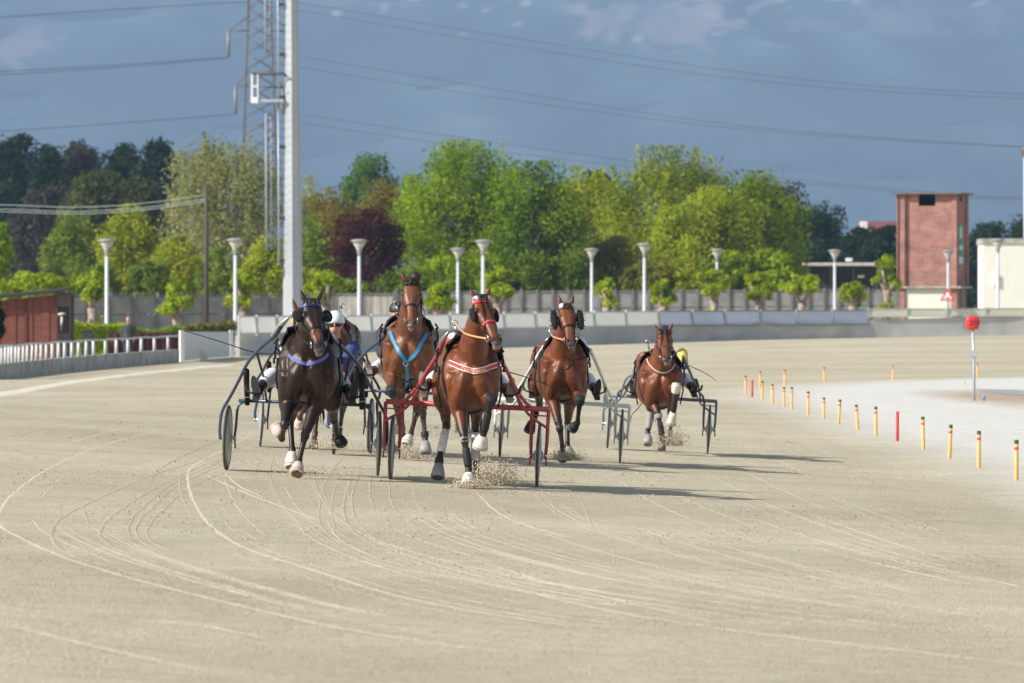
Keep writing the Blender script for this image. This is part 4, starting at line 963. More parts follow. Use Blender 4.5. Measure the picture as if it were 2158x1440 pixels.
# white flat building on the right, shelter, far red roof
m_wb = mat('cream_render', (.82, .81, .73), .8, var=.05, vscale=1.2, stretch=(1.2, 1.2, .5), detail=6)
Yb = 352; t = thing('white_building', 'flat roofed cream white building cut by the right edge', 'building', tuple(gp(2150, Yb)))
c0 = at(2072, 503, Yb); gz = gp(2100, Yb).z
b_ = MB(); b_.box((c0.x + 3.0, Yb + 2, (c0.z - .35 + gz) / 2), (6.0, 4, c0.z - .35 - gz)); b_.build('wall', m_wb, t, False)
b_ = MB(); b_.box((c0.x + 3.0, Yb + 2, c0.z - .17), (6.16, 4.16, .345)); b_.build('parapet', m_conc2, t, False)
b_ = MB(); q = at(2097, 590, Yb); b_.box((q.x, Yb - .09, q.z), (.33, .16, .75), 0, .02); b_.build('meter_box', m_white, t, False)
Yz = 430; t = thing('flat_shelter', 'low shelter with thin whitish flat roof among the trees', 'shelter', tuple(gp(1775, Yz)))
a = at(1697, 554, Yz); e = at(1852, 554, Yz)
b_ = MB(); b_.box(((a.x + e.x) / 2, Yz + 2.5, a.z - .1), (e.x - a.x, 5, .22)); b_.build('roof', mat('pale_roof_edge', (.62, .58, .54), .8, var=.15, vscale=3), t, False)
b_ = MB(); gz = gp(1775, Yz).z
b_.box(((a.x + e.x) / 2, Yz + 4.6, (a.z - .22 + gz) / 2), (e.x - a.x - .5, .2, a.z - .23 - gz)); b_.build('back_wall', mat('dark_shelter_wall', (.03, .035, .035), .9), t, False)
for f_ in (0.03, .35, .66, .97):
    b_ = MB(); b_.box((a.x + (e.x - a.x) * f_, Yz + .2, (a.z - .22 + gz) / 2), (.1, .1, a.z - .23 - gz)); b_.build('post', m_darkm, t, False)
b_ = MB(); q = at(1790, 551, Yz); b_.box((q.x, Yz + .5, q.z + .12), (.5, .4, .28), 0, .03); b_.build('roof_box', m_white, t, False)
b_ = MB(); q = at(1822, 582, Yz); b_.box((q.x, Yz + 4.4, q.z), (.5, .1, .2), 0, .02); b_.build('pale_plate', m_white, t, False)  # small pale plate in front of the back wall
Yr = 900; t = thing('red_roofed_house', 'distant house whose dull red roof shows above the trees', 'house', tuple(gp(1850, Yr)))
a = at(1792, 490, Yr); e = at(1975, 490, Yr); zr = at(1800, 465, Yr).z
b_ = MB(); v = [(a.x, Yr, a.z), (e.x, Yr, a.z), (e.x, Yr + 10, a.z), (a.x, Yr + 10, a.z), (a.x + 2.2, Yr + 5, zr), (e.x - 2.2, Yr + 5, zr)]
b_.add(v, [(0, 1, 5, 4), (2, 3, 4, 5), (0, 4, 3), (1, 2, 5), (3, 2, 1, 0)]); b_.build('roof', mat('red_roof', (.22, .07, .06), .85, var=.2, vscale=.5), t, False)
b_ = MB(); b_.box(((a.x + e.x) / 2, Yr + 5, a.z / 2 - .05), (e.x - a.x - .8, 9, a.z - .1)); b_.build('wall', m_cream, t, False)
b_ = MB(); q = at(1821, 473, Yr); b_.box((q.x, Yr + 1.6, q.z - .1), (1.1, 1.4, 1.2)); b_.build('dormer', m_white, t, False)
# small floodlight pole at the right edge
t = thing('floodlight_pole', 'thin pole with a brown lamp housing at the right edge', 'pole', tuple(gp(2160, 370)))
b_ = MB(); b_.tube([gp(2160, 370), at(2159, 312, 370)], .07, 8); b_.build('pole', m_mast, t)
b_ = MB(); q = at(2162, 322, 370); b_.box(q, (.6, .4, .45), 0, .05); b_.build('lamp_housing', mat('brown_housing', (.20, .15, .11), .6), t, False)

# warning triangle on a post on the wall
Yw = wally(1997) - .3; t = thing('warning_sign', 'red and white triangular warning sign in front of the brick tower', 'sign', tuple(wp(1997)))
b_ = MB(); c = at(1997, 625, Yw)
def tri(cx, cz, r_): return [(cx + r_ * math.cos(R(a_)), cz + r_ * math.sin(R(a_))) for a_ in (90, 210, 330)]
def prism(b2, pts, y0, y1):
    n_ = len(pts); v = [(x, y0, z) for x, z in pts] + [(x, y1, z) for x, z in pts]; b2.add(v, [tuple(range(n_)), tuple(range(2 * n_ - 1, n_ - 1, -1))] + [(i, i + n_, (i + 1) % n_ + n_, (i + 1) % n_) for i in range(n_)])
prism(b_, tri(c.x, c.z, .45), Yw, Yw + .03); b_.build('sign_border', mat('sign_red', (.75, .06, .06), .5), t, False)
b_ = MB(); prism(b_, tri(c.x, c.z, .28), Yw - .012, Yw - .002); b_.build('sign_face', m_white, t, False)
b_ = MB(); prism(b_, [(c.x - .11, c.z - .10), (c.x + .11, c.z - .10), (c.x + .08, c.z - .06), (c.x + .03, c.z - .045), (c.x - .02, c.z - .08), (c.x - .06, c.z - .045), (c.x - .09, c.z - .07)], Yw - .022, Yw - .014); b_.build('symbol', m_darkm, t, False)
b_ = MB(); b_.tube([at(1997, 668, Yw + .08), at(1997, 612, Yw + .08)], .04, 8); b_.build('post', m_galv, t)

# red rounded sign on a thin post in the infield
P0 = gxy(2054, 846); t = thing('marker_sign', 'red rounded plastic sign on a thin grey post in the infield', 'sign', tuple(P0)); Yq = P0.y
m_redp = mat('red_plastic', (.62, .035, .03), .35, spec=.6)
b_ = MB(); c = at(2050, 681, Yq); s_ = 14.5 * Yq / F; prof = []
N = 24; V = []
for dy, k_ in ((0, .80), (.02, .95), (.05, 1.0), (.10, 1.0), (.14, .93), (.16, .78)):
    for j in range(N):
        a_ = j / N * 2 * math.pi; ca, sa = math.cos(a_), math.sin(a_); rr = s_ * k_ / (abs(ca) ** 3.4 + abs(sa) ** 3.4) ** (1 / 3.4)
        V.append((c.x + rr * ca, c.y + dy, c.z + rr * sa))
fs = [tuple(range(N)), tuple(range(6 * N - 1, 5 * N - 1, -1))] + [(i * N + j, (i + 1) * N + j, (i + 1) * N + (j + 1) % N, i * N + (j + 1) % N) for i in range(5) for j in range(N)]
b_.add(V, fs); b_.build('sign_body', m_redp, t)
b_ = MB(); q = P0 + Vector((0, .08, 0)); top_ = at(2050.5, 694, Yq) + Vector((0, .08, 0)); b_.tube([q, q.lerp(top_, .5) + Vector((.012, 0, 0)), top_], .014 * 2, 8); b_.build('post', m_galv, t)
b_ = MB(); q = at(2049, 745.5, Yq); b_.box((q.x, q.y + .04, q.z), (.20, .02, .14), 0, .004); b_.build('plate', mat('grey_plate', (.42, .44, .47), .6), t, False)
def text(s, size, loc, m_, parent, rotx=90, name='lettering', ext=.002):
    cu = bpy.data.curves.new('t', 'FONT'); cu.body = s; cu.size = size; cu.align_x = 'CENTER'; cu.align_y = 'CENTER'; cu.extrude = ext; cu.resolution_u = 2
    o = bpy.data.objects.new('t', cu); COL.objects.link(o); dg = bpy.context.evaluated_depsgraph_get(); me = bpy.data.meshes.new_from_object(o.evaluated_get(dg)); bpy.data.objects.remove(o)
    me.transform(Matrix.Translation(loc) @ Matrix.Rotation(R(rotx), 4, 'X')); return place(me, name, m_, parent)
text('200', .17, (c.x + .04, c.y - .004, c.z), mat('dark_red_print', (.22, .01, .012), .5), t)
# small post with flat foot + blue cup in the infield
b_ = MB(); q = gxy(2033, 814); b_.tube([q, q + Vector((0, 0, .23))], .02, 8); b_.box((q.x - .05, q.y, q.z + .012), (.36, .3, .02)); tag(b_.build('short_stand', m_galv, None, False), 'short grey stand with a flat foot left of the red sign post', 'stand')
b_ = MB(); q = gxy(2073, 846); b_.lathe([(.03, 0), (.038, .12), (0, .12)], 12, q); tag(b_.build('blue_cup', mat('blue_plastic', (.12, .26, .40), .4)), 'small blue cup on the soil near the puddle', 'cup')

# marker stakes along the inside edge
m_yel = mat('stake_yellow', (.88, .43, .14), .6, var=.1, vscale=10); m_red = mat('stake_red', (.60, .03, .035), .5, var=.1, vscale=10); m_gcap = mat('stake_green', (.03, .13, .04), .6)
m_pink = mat('stake_band', (.72, .10, .12), .6)
def stake(red=False):
    t = thing('marker_stake', 'x', 'marker stake', (0, 0, 0), 'red stakes beside the track' if red else 'yellow stakes beside the track')
    b_ = MB(); b_.lathe([(.026, 0), (.027, .02), (.026, .46 if not red else .498), (0, .465 if not red else .505)], 12); b_.build('shaft', m_red if red else m_yel, t)
    if not red:
        b_ = MB(); b_.lathe([(.0265, .455), (.0285, .457), (.0285, .497), (.024, .505), (0, .505)], 12); b_.build('cap', m_gcap, t)
        b_ = MB(); b_.lathe([(.0265, .38), (.0282, .382), (.0282, .415), (.0265, .417)], 12); b_.build('band', m_pink, t)
    return t
S0 = stake(); S1 = stake(True); used = [False, False]
stk = [(1571, 792, 832, 0, 'left most yellow stake at the tip of the infield'), (1585, 800, 839, 1, 'small far red stake among the yellow ones'), (1606, 803, 846, 0, 'leaning yellow stake right of the far red stake'),
       (1602, 783, 820, 0, 'far yellow stake behind the far red stake'), (1654, 780, 815, 0, 'far yellow stake on the far edge, nearest the tip'), (1628, 810, 853, 0, 'yellow stake third along the near edge'),
       (1652, 816, 859, 0, 'yellow stake with a dark band, fourth along the near edge'), (1668, 816, 865, 0, 'yellow stake leaning right, fifth along the near edge'), (1703, 825, 877, 0, 'yellow stake sixth along the near edge'),
       (1737, 774, 807, 0, 'lone orange stake in the middle of the far edge'), (1882, 770, 803, 0, 'lone orange stake on the far edge left of the red sign'), (2060, 766, 797, 0, 'far orange stake right beside the post of the red sign'),
       (1736, 838, 885, 0, 'yellow stake seventh along the near edge'), (1767, 842, 896, 0, 'yellow stake leaning left, eighth along the near edge'), (1808, 853, 908, 0, 'yellow stake two before the near red stake'),
       (1846, 857, 920, 0, 'yellow stake just left of the near red stake'), (1891, 867, 932, 1, 'tall red stake standing in the near row of yellow stakes'), (1946, 878, 950, 0, 'yellow stake just right of the near red stake'),
       (2001, 895, 968, 0, 'yellow stake leaning left, second after the near red stake'), (2063, 908, 989, 0, 'upright yellow stake, next to last in the near row'), (2142, 927, 1015, 0, 'nearest and tallest yellow stake at the right edge')]
for px, top, bot, rd, lab in stk:
    q = gxy(px, bot); hh = (bot - top) / F * q.y; src = S1 if rd else S0
    o = src if not used[rd] else copy_tree(src); used[rd] = True
    o.location = q; s_ = hh / .505; o.scale = (max(s_, .95), max(s_, .95), s_); o['label'] = lab
    o.rotation_euler = (0, R({1606: -5, 1668: 4, 1767: -4, 1808: 4, 1946: 5, 2001: -4}.get(px, random.uniform(-1, 1))), random.random() * 3)
# ------------------------------------------------------------------ horses, sulkies, drivers
def remesh(b_, vox=0.012, iters=4, fac=0.6):
    me = b_.mesh('tmp'); bm = bmesh.new(); bm.from_mesh(me); bmesh.ops.recalc_face_normals(bm, faces=bm.faces[:]); bm.to_mesh(me); bm.free()
    o = bpy.data.objects.new('tmp', me); COL.objects.link(o)
    m1 = o.modifiers.new('r', 'REMESH'); m1.mode = 'VOXEL'; m1.voxel_size = vox
    m2 = o.modifiers.new('s', 'SMOOTH'); m2.iterations = iters; m2.factor = fac
    dg = bpy.context.evaluated_depsgraph_get(); out = bpy.data.meshes.new_from_object(o.evaluated_get(dg))
    bpy.data.objects.remove(o); bpy.data.meshes.remove(me)
    out.polygons.foreach_set('use_smooth', [True] * len(out.polygons))
    return out
def verts_np(me):
    a = np.empty(len(me.vertices) * 3, np.float32); me.vertices.foreach_get('co', a); return a.reshape(-1, 3).astype(float)
def bvh_of(me):
    return BVHTree.FromPolygons([v.co[:] for v in me.vertices], [p.vertices[:] for p in me.polygons])
def lerp(a, b, t): return a + (b - a) * t
def catmull(P, n):
    P = [Vector(p) for p in P]; out = []
    for u in np.linspace(0, len(P) - 1, n):
        i = int(min(len(P) - 2, math.floor(u))); f = u - i
        p0, p1, p2, p3 = P[max(0, i - 1)], P[i], P[i + 1], P[min(len(P) - 1, i + 2)]
        out.append(0.5 * ((2 * p1) + (-p0 + p2) * f + (2 * p0 - 5 * p1 + 4 * p2 - p3) * f * f + (-p0 + 3 * p1 - 3 * p2 + p3) * f ** 3))
    return out
def ribbon(pts, nrm, width, th, up=None):
    """strap lying on a surface: pts along it, nrm outward normals"""
    b_ = MB(); V = []; n_ = len(pts)
    for i in range(n_):
        t = (pts[min(n_ - 1, i + 1)] - pts[max(0, i - 1)]); t.normalize(); nn_ = nrm[i].normalized(); s_ = t.cross(nn_)
        if s_.length < 1e-6: s_ = Vector((0, 0, 1))
        s_.normalize()
        if up is not None:
            s_ = Vector(up) - t * Vector(up).dot(t); s_.normalize(); 
        w2 = width / 2
        for a_, c_ in ((-1, 0), (-1, 1), (1, 1), (1, 0)): V.append(pts[i] + s_ * (a_ * w2) + nn_ * (th * c_))
    fs = []
    for i in range(n_ - 1):
        for j in range(4): fs.append((i * 4 + j, i * 4 + (j + 1) % 4, i * 4 + 4 + (j + 1) % 4, i * 4 + 4 + j))
    fs += [(0, 3, 2, 1), (n_ * 4 - 4, n_ * 4 - 3, n_ * 4 - 2, n_ * 4 - 1)]
    b_.add(V, fs); return b_

m_black = mat('black_leather', (.012, .011, .011), .55, bump=.2, bscale=60, spec=.25)
m_brownl = mat('brown_leather', (.10, .045, .025), .5)
m_tan = mat('tan_rein', (.62, .30, .14), .5, var=.15, vscale=20)
m_fleece = mat('black_fleece', (.008, .008, .009), .95, bump=1, bscale=70)
m_steel = mat('bit_steel', (.55, .55, .55), .25, metal=.9)
m_hoofm = mat('hoof', (.16, .13, .10), .6, var=.3, vscale=20)
m_eye = mat('eye', (.01, .006, .004), .08, spec=.8)
m_hair = mat('black_hair', (.010, .008, .008), .5, bump=.6, bscale=40)
def boot_mat(nm, col): return mat(nm, col, .7, var=.22, vscale=25, bump=.25, bscale=60)
m_bw = boot_mat('white_boot', (.66, .62, .53)); m_bp = boot_mat('pale_pink_boot', (.60, .44, .39)); m_bk = boot_mat('black_boot', (.014, .014, .016)); m_bg = boot_mat('grey_boot', (.28, .28, .29)); m_bwr = boot_mat('white_wrap', (.70, .68, .65))

def coatmat(name):
    m = mat(name, (1, 1, 1), .45, attr='Col', var=.16, vscale=5, bump=.30, bscale=26, spec=.5, bdist=.012, detail=6)
    b = m.node_tree.nodes['Principled BSDF']; b.inputs['Specular Tint'].default_value = (1, .85, .75, 1)
    return m
m_coat = coatmat('horse_coat')

HORSES = {}
def horse(key, label, Yc, cx, rump_px, ears, poll, nose, legs, coat, dark, boots, zs=0.0, headdark=0.0, mane_side=1, legbrown=0.0, flen=.61, sole=()):
    """Yc distance of the point of breast; joints given as (photo px, photo py, forward)"""
    S = lambda px, py, f: at(px, py, Yc - f)
    s = F / Yc; X0 = (cx - 1079) / s; Xr = (rump_px - 1079) / F * (Yc + 1.6)
    gz = ground(X0, Yc + .8)
    def torso_c(f): return lerp(X0, Xr, min(1, max(0, -f / 1.6)))
    RG = [(0.03, 1.03, 1.30, .10), (-.04, .94, 1.38, .19), (-.14, .86, 1.46, .245), (-.30, .80, 1.54, .268), (-.45, .77, 1.59, .270), (-.65, .75, 1.55, .290), (-.90, .76, 1.51, .315), (-1.10, .80, 1.51, .315), (-1.28, .88, 1.54, .300), (-1.45, .96, 1.55, .285), (-1.58, 1.05, 1.50, .25), (-1.68, 1.16, 1.40, .17), (-1.72, 1.22, 1.32, .08)]
    def ring(f, z0, z1, hw, n=24, k=1.0):
        c = (z0 + z1) / 2; h = (z1 - z0) / 2; out = []
        for j in range(n):
            a = 2 * math.pi * j / n; sx = math.copysign(abs(math.sin(a)) ** .9, math.sin(a)); cz_ = math.cos(a)
            tw = 1 - .30 * max(0, cz_) ** 2 if f > -1.2 else 1 - .12 * max(0, cz_) ** 2
            out.append(Vector((torso_c(f) + sx * hw * tw * k, Yc - f, gz + zs + c + cz_ * h * k)))
        return out
    B = MB(); V = []; n = 24
    for r in RG: V += ring(*r)
    fs = [(i * n + j, i * n + (j + 1) % n, (i + 1) * n + (j + 1) % n, (i + 1) * n + j) for i in range(len(RG) - 1) for j in range(n)]
    fs += [tuple(range(n - 1, -1, -1)), tuple((len(RG) - 1) * n + j for j in range(n))]
    B.add(V, fs)
    # head frame
    P = S(poll[0], poll[1], .30); nz0 = S(nose[0], nose[1], .30); d2 = math.hypot(nz0.x - P.x, nz0.z - P.z)
    fwd = math.sqrt(max(.04, flen ** 2 - d2 ** 2)); N = at(nose[0], nose[1], Yc - .30 - fwd)
    a = (N - P).normalized(); r = a.cross(Vector((0, 0, 1))); 
    r = Vector((0, -1, 0)).cross(Vector((0, 0, 1))) * -1 if r.length < 1e-3 else r.normalized()
    if r.x < 0: r = -r
    dn = r.cross(a); 
    if dn.y < 0: dn = -dn                      # towards the throat, away from the face line
    hl = (N - P).length
    HS = [(-.04, .055, .06, .07), (.03, .080, .085, .10), (.12, .097, .11, .13), (.24, .108, .135, .165), (.33, .104, .150, .175), (.44, .086, .140, .160), (.56, .068, .115, .130), (.68, .057, .095, .108), (.79, .053, .082, .092), (.88, .060, .078, .086), (.95, .058, .068, .072), (1.01, .042, .045, .050), (1.03, .02, .02, .02)]
    def hsec(t):
        ts = [h[0] for h in HS]; return [float(np.interp(t, ts, [h[i] for h in HS])) for i in (1, 2)]
    def hpt(t, ang, off=0.0):
        """point on the head: ang 0 = middle of the face, +90 = the horse's flank at picture right, 180 = jaw"""
        hw, dp = hsec(t); ca, sa = math.cos(R(ang)), math.sin(R(ang))
        ex = math.copysign(abs(sa) ** .8, sa); ed = math.copysign(abs(ca) ** .85, ca)
        k_ = 1 - .22 * max(0, -ca)
        c = P + a * (hl * t) + dn * (dp * .62 - .0)
        return c + r * (ex * (hw * k_ + off)) - dn * (ed * (dp * .62 + off)), (r * sa - dn * ca).normalized()
    V = []; n2 = 20
    for t_, *_ in HS:
        for j in range(n2): V.append(hpt(t_, 360 * j / n2)[0])
    fs = [(i * n2 + j, i * n2 + (j + 1) % n2, (i + 1) * n2 + (j + 1) % n2, (i + 1) * n2 + j) for i in range(len(HS) - 1) for j in range(n2)]
    fs += [tuple(range(n2 - 1, -1, -1)), tuple((len(HS) - 1) * n2 + j for j in range(n2))]
    B.add(V, fs)
    for s_ in (-1, 1):      # brow, cheek, nostril rim
        e = hpt(.27, 62 * s_)[0]; B.ell(e, (.028, .028, .03), n=10)
        e = hpt(.36, 112 * s_, -.025)[0]; B.ell(e, (.045, .075, .085), n=10)
        e = hpt(.92, 52 * s_, -.004)[0]; B.ell(e, (.021, .021, .027), n=8)
    e = P + a * hl * .985 + dn * .085; B.ell(e, (.036, .04, .036), n=10)   # chin
    # neck
    nb = Vector((torso_c(-.3), Yc + .30, gz + zs + 1.26)); pe = P + a * .055 + dn * .075
    mid1 = nb.lerp(pe, .36) + Vector((0, .015, -.02)); mid2 = nb.lerp(pe, .70) + Vector((0, .03, .0))
    NP = catmull([nb, mid1, mid2, pe], 12)
    rr_ = [(lerp(.205, .078, (i / 11) ** .72), lerp(.30, .115, (i / 11) ** .8)) for i in range(12)]
    B.tube(NP, rr_, 18, ref=(1, 0, 0))
    # chest muscles
    for s_ in (-1, 1):
        B.tube(catmull([Vector((X0 + s_ * .03, Yc + .03, gz + zs + 1.24)), Vector((X0 + s_ * .085, Yc + .01, gz + zs + 1.12)), Vector((X0 + s_ * .13, Yc + .07, gz + zs + .96)), Vector((X0 + s_ * .15, Yc + .16, gz + zs + .84))], 9), [.05, .07, .082, .088, .088, .085, .08, .075, .07], 12)
        B.tube(catmull([Vector((X0 + s_ * .13, Yc + .36, gz + zs + 1.48)), Vector((X0 + s_ * .20, Yc + .20, gz + zs + 1.28)), Vector((X0 + s_ * .205, Yc + .11, gz + zs + 1.10)), Vector((X0 + s_ * .18, Yc + .18, gz + zs + .95))], 9), [.05, .065, .075, .08, .082, .08, .075, .07, .06], 12)
        B.ell((torso_c(-1.35) + s_ * .17, Yc + 1.4, gz + zs + 1.27), (.14, .24, .20), n=14)
    # ears
    earsb = []
    for (ex, ey), s_ in zip(ears, (-1, 1)):
        tip = at(ex, ey, Yc - .27); base = hpt(.015, 48 * s_, -.015)[0]; dd = (tip - base)
        if dd.length > .20: tip = base + dd.normalized() * .20
        m1_ = base.lerp(tip, .35) + r * (s_ * .010); m2_ = base.lerp(tip, .7) + r * (s_ * .006)
        B.tube([base, m1_, m2_, tip], [(.026, .022), (.034, .016), (.024, .012), (.006, .005)], 10, ref=r)
        earsb.append((base, m1_, tip))
    # legs
    LG = {}
    for k_, J in legs.items():
        Q = [S(*j) for j in J]; LG[k_] = Q; fore = k_[0] == 'f'
        if fore:
            sh, el, kn, fe, co, to = Q
            B.tube(catmull([sh, el, el.lerp(kn, .35), kn.lerp(el, .12)], 9), [.12, .118, .112, .102, .088, .075, .064, .054, .050], 14)
            B.ell(el.lerp(kn, .14) , (.072, .085, .10), n=12)
        else:
            hp, st, kn, fe, co, to = Q
            B.tube(catmull([hp, st, st.lerp(kn, .45), kn.lerp(st, .10)], 10), [(.15, .21), (.15, .20), (.138, .18), (.122, .15), (.105, .12), (.088, .095), (.072, .078), (.060, .066), (.052, .058), (.046, .054)], 14, ref=(1, 0, 0))
        kr = .050 if fore else .047
        B.ell(kn, (kr, kr * 1.1, .062), n=12)
        B.tube(catmull([kn, kn.lerp(fe, .35), kn.lerp(fe, .75), fe], 9), [.046, .040, .034, .031, .030, .030, .031, .036, .041], 12)
        B.ell(fe, (.041, .044, .043), n=10)
        B.tube([fe, fe.lerp(co, .6), co], [.038, .032, .040], 10)
        # hoof: blunt cone
        hd = (to - co); ln = max(.05, hd.length); hd.normalize(); B.tube([co - hd * .012, co + hd * ln * .55, to], [.045, .055, .062], 14)
    me = remesh(B)
    # muscle and tendon relief
    nv = np.empty(len(me.vertices) * 3, np.float32); me.vertices.foreach_get('normal', nv); nv = nv.reshape(-1, 3); P0_ = verts_np(me)
    ds = np.empty(len(P0_)); sd_ = Yc * 3.7
    for i_, p_ in enumerate(P0_):
        q_ = Vector((p_[0] * 9 + sd_, p_[1] * 7, p_[2] * 4.2)); n1_ = mnoise.noise(q_); n2_ = mnoise.noise(q_ * 2.3)
        ds[i_] = (.5 - abs(n1_) * 2) * .012 + n2_ * .0045
    hz_ = np.clip((P0_[:, 2] - gz - .75) / .25, .18, 1); hz_ = hz_ * np.clip(1 - (P0_[:, 2] - gz - zs - 1.5) / .2, .25, 1)
    P0_ = P0_ + nv * (ds * hz_)[:, None]; me.vertices.foreach_set('co', P0_.astype(np.float32).ravel()); me.update()
    # ---------------- colouring by place on the body
    Pn = verts_np(me)
    c0 = np.array(coat[0]); c1 = np.array(coat[1])
    f_ = fbm(np.stack([Pn[:, 0] * 3 + Pn[:, 1] * 1.3, Pn[:, 2] * 2.2], 1) + 50, 3, 3)[:, None]
    col = c0 * (1 - f_) + c1 * f_
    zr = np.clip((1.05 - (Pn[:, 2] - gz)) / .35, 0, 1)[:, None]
    col = col * (1 - .30 * zr)  # lower body darker: bay points plus shade between the legs put into the coat
    g_ = fbm(np.stack([Pn[:, 0] * 14, Pn[:, 2] * 9 + Pn[:, 1] * 6], 1) + 90, 6, 3)[:, None]; col = col * (.80 + .40 * g_)
    def blend(mask, cc): 
        nonlocal col
        col = col * (1 - mask[:, None]) + np.array(cc) * mask[:, None]
    def dseg(A_, B_):
        A_, B_ = np.array(A_), np.array(B_); ab = B_ - A_; t = np.clip(((Pn - A_) @ ab) / (ab @ ab + 1e-9), 0, 1); return np.linalg.norm(Pn - (A_ + t[:, None] * ab), axis=1), t
    for k_, Q in LG.items():
        _, st_, kn, fe, co, to = Q
        d_, t_ = dseg(st_, kn); m_ = np.clip((t_ - (.55 if k_[0] == 'f' else .62)) / .3, 0, 1) * (d_ < .11)
        blend(m_ * (1 - legbrown), dark)
        for A_, B_, lim in ((kn, fe, .085), (fe, co, .075)):
            d_, t_ = dseg(A_, B_); blend((d_ < lim) * (1 - legbrown * .85), dark)
        d_, t_ = dseg(co, to); blend(((d_ < .085) & (t_ > .02)).astype(float), (.10, .085, .07))
    hd_ = Pn - np.array(P); th_ = hd_ @ np.array(a) / hl; lat = hd_ @ np.array(r); dep = hd_ @ np.array(dn)
    onh = (np.abs(lat) < .15) & (dep > -.08) & (dep < .26) & (th_ > -.1) & (th_ < 1.15)
    if headdark: blend(onh * np.clip((.62 - th_) * 3, 0, 1) * headdark, dark); blend(onh * np.clip(1 - np.abs(th_ - .68) / .16, 0, 1) * .55, (.20, .075, .03))
    blend(onh * np.clip((th_ - .86) / .08, 0, 1) * .8, (.045, .038, .036))
    blend(onh * ((th_ > .955) & (dep > .03)) * .6, (.28, .24, .22))
    blend(onh * np.clip(1 - np.abs(lat - .004) / .010, 0, 1) * np.clip((th_ - .1) * 6, 0, 1) * np.clip((.9 - th_) * 6, 0, 1) * .25, (.35, .2, .13))
    for s_ in (-1, 1):
        e = np.array(hpt(.925, 50 * s_, .002)[0]); d_ = np.linalg.norm((Pn - e) * np.array([1, 1, .8]), axis=1); blend((d_ < .020) * .97, (.003, .002, .002))  # nostril hollow's dark is colour only, no recess modelled
        e = np.array(hpt(.27, 68 * s_, .002)[0]); d_ = np.linalg.norm(Pn - e, axis=1); blend(np.clip((.045 - d_) / .02, 0, 1) * .8, (.012, .008, .006))
    for (b0, m1_, tp) in earsb:
        d_, t_ = dseg(b0, tp); blend((d_ < .05) * np.clip((t_ - .78) / .15, 0, 1), (.012, .009, .008))
        inner = (d_ < .03) & (t_ > .2) & (t_ < .8) & ((Pn - np.array(b0)) @ np.array([0, -1, 0]) > .0); blend(inner * .45, (.05, .03, .025))
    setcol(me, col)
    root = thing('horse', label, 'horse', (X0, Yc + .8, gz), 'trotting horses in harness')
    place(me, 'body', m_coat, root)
    for s_ in (-1, 1):
        b_ = MB(); e = hpt(.27, 70 * s_, -.004)[0]; b_.ell(e, (.019, .019, .019), n=12); b_.build('eye', m_eye, root)
    # the mesh was moved into the root's space: rebuild a world tree for fitting straps
    bv_me = me.copy(); bv_me.transform(Matrix.Translation(Vector((X0, Yc + .8, gz)))); bv = bvh_of(bv_me); bpy.data.meshes.remove(bv_me)
    def fit(px, py, off=.006, y0=None):
        o_ = at(px, py, Yc - 3); dr = (at(px, py, Yc + 3) - o_).normalized()
        h = bv.ray_cast(o_, dr, 8)
        if h[0] is None: 
            nr = bv.find_nearest(at(px, py, Yc)); return nr[0] + nr[1] * off, nr[1]
        nn_ = h[1] if h[1].y < 0 else -h[1]
        return h[0] + nn_ * off, nn_
    def snap(p, off=.006):
        nr = bv.find_nearest(p); nn_ = nr[1]
        return nr[0] + nn_ * off, nn_
    # boots
    for spec in boots:
        leg, seg, t0, t1, r0, r1, m_, nm = spec; Q = LG[leg]; A_, B_ = {'cannon': (Q[2], Q[3]), 'pastern': (Q[3], Q[4]), 'bell': (Q[3].lerp(Q[4], .45), Q[5]), 'knee': (Q[1], Q[2]), 'kneeball': (Q[2], Q[3])}[seg]
        b_ = MB(); p0, p1 = A_.lerp(B_, t0), A_.lerp(B_, t1)
        if seg == 'bell': b_.tube([p0, p0.lerp(p1, .3), p0.lerp(p1, .75), p1], [r0, lerp(r0, r1, .55), r1, r1 * 1.02], 16)
        else: b_.tube([p0, p0.lerp(p1, .12), p0.lerp(p1, .5), p0.lerp(p1, .88), p1], [r0 * .92, r0, lerp(r0, r1, .5), r1, r1 * .92], 14)
        b_.build(nm, m_, root)
        if seg == 'bell':
            b_ = MB(); dr = (p1 - p0).normalized(); b_.tube([p0.lerp(p1, .80), p0.lerp(p1, .86)], [r1 * 1.05, r1 * 1.06], 16); b_.build('boot_band', m_bg, root)
    for k_, nm in sole:    # pale sole facing back
        Q = LG[k_]; b_ = MB(); d_ = (Q[5] - Q[4]).normalized(); b_.tube([Q[5] + d_ * .001, Q[5] + d_ * .014], [.064, .060], 16); b_.build('shoe', m_steel, root)
    # mane tuft and tail
    b_ = MB(); rs = random.Random(hash(key) % 1000 if False else len(label))
    for i in range(46):
        t_ = rs.random() ** .8; i_ = int((1 - t_ * .8) * 11); c = NP[min(11, i_)]; rr0 = rr_[min(11, i_)]
        st = c + Vector((mane_side * rr0[0] * .25, rr0[1] * .9 * .7, 0)) + Vector((0, 0, rr0[1] * .35)); L_ = rs.uniform(.08, .2)
        b_.tube([st, st + Vector((mane_side * .06, .0, .03)), st + Vector((mane_side * (.09 + .04 * rs.random()), rs.uniform(-.05, .05), -L_))], [.009, .008, .002], 4, cap=True)
    for i in range(26):
        sx = rs.uniform(-.06, .06); st = P + r * sx + dn * .02 - a * .02; e_ = hpt(rs.uniform(.05, .16), rs.uniform(-35, 35), .012)[0]
        b_.tube([st, st.lerp(e_, .5) - dn * .02 + Vector((0, 0, .012)), e_], [.009, .008, .002], 4)
    mn = b_.build('mane', m_hair, root)
    b_ = MB(); tb0 = Vector((torso_c(-1.65), Yc + 1.68, gz + zs + 1.40))
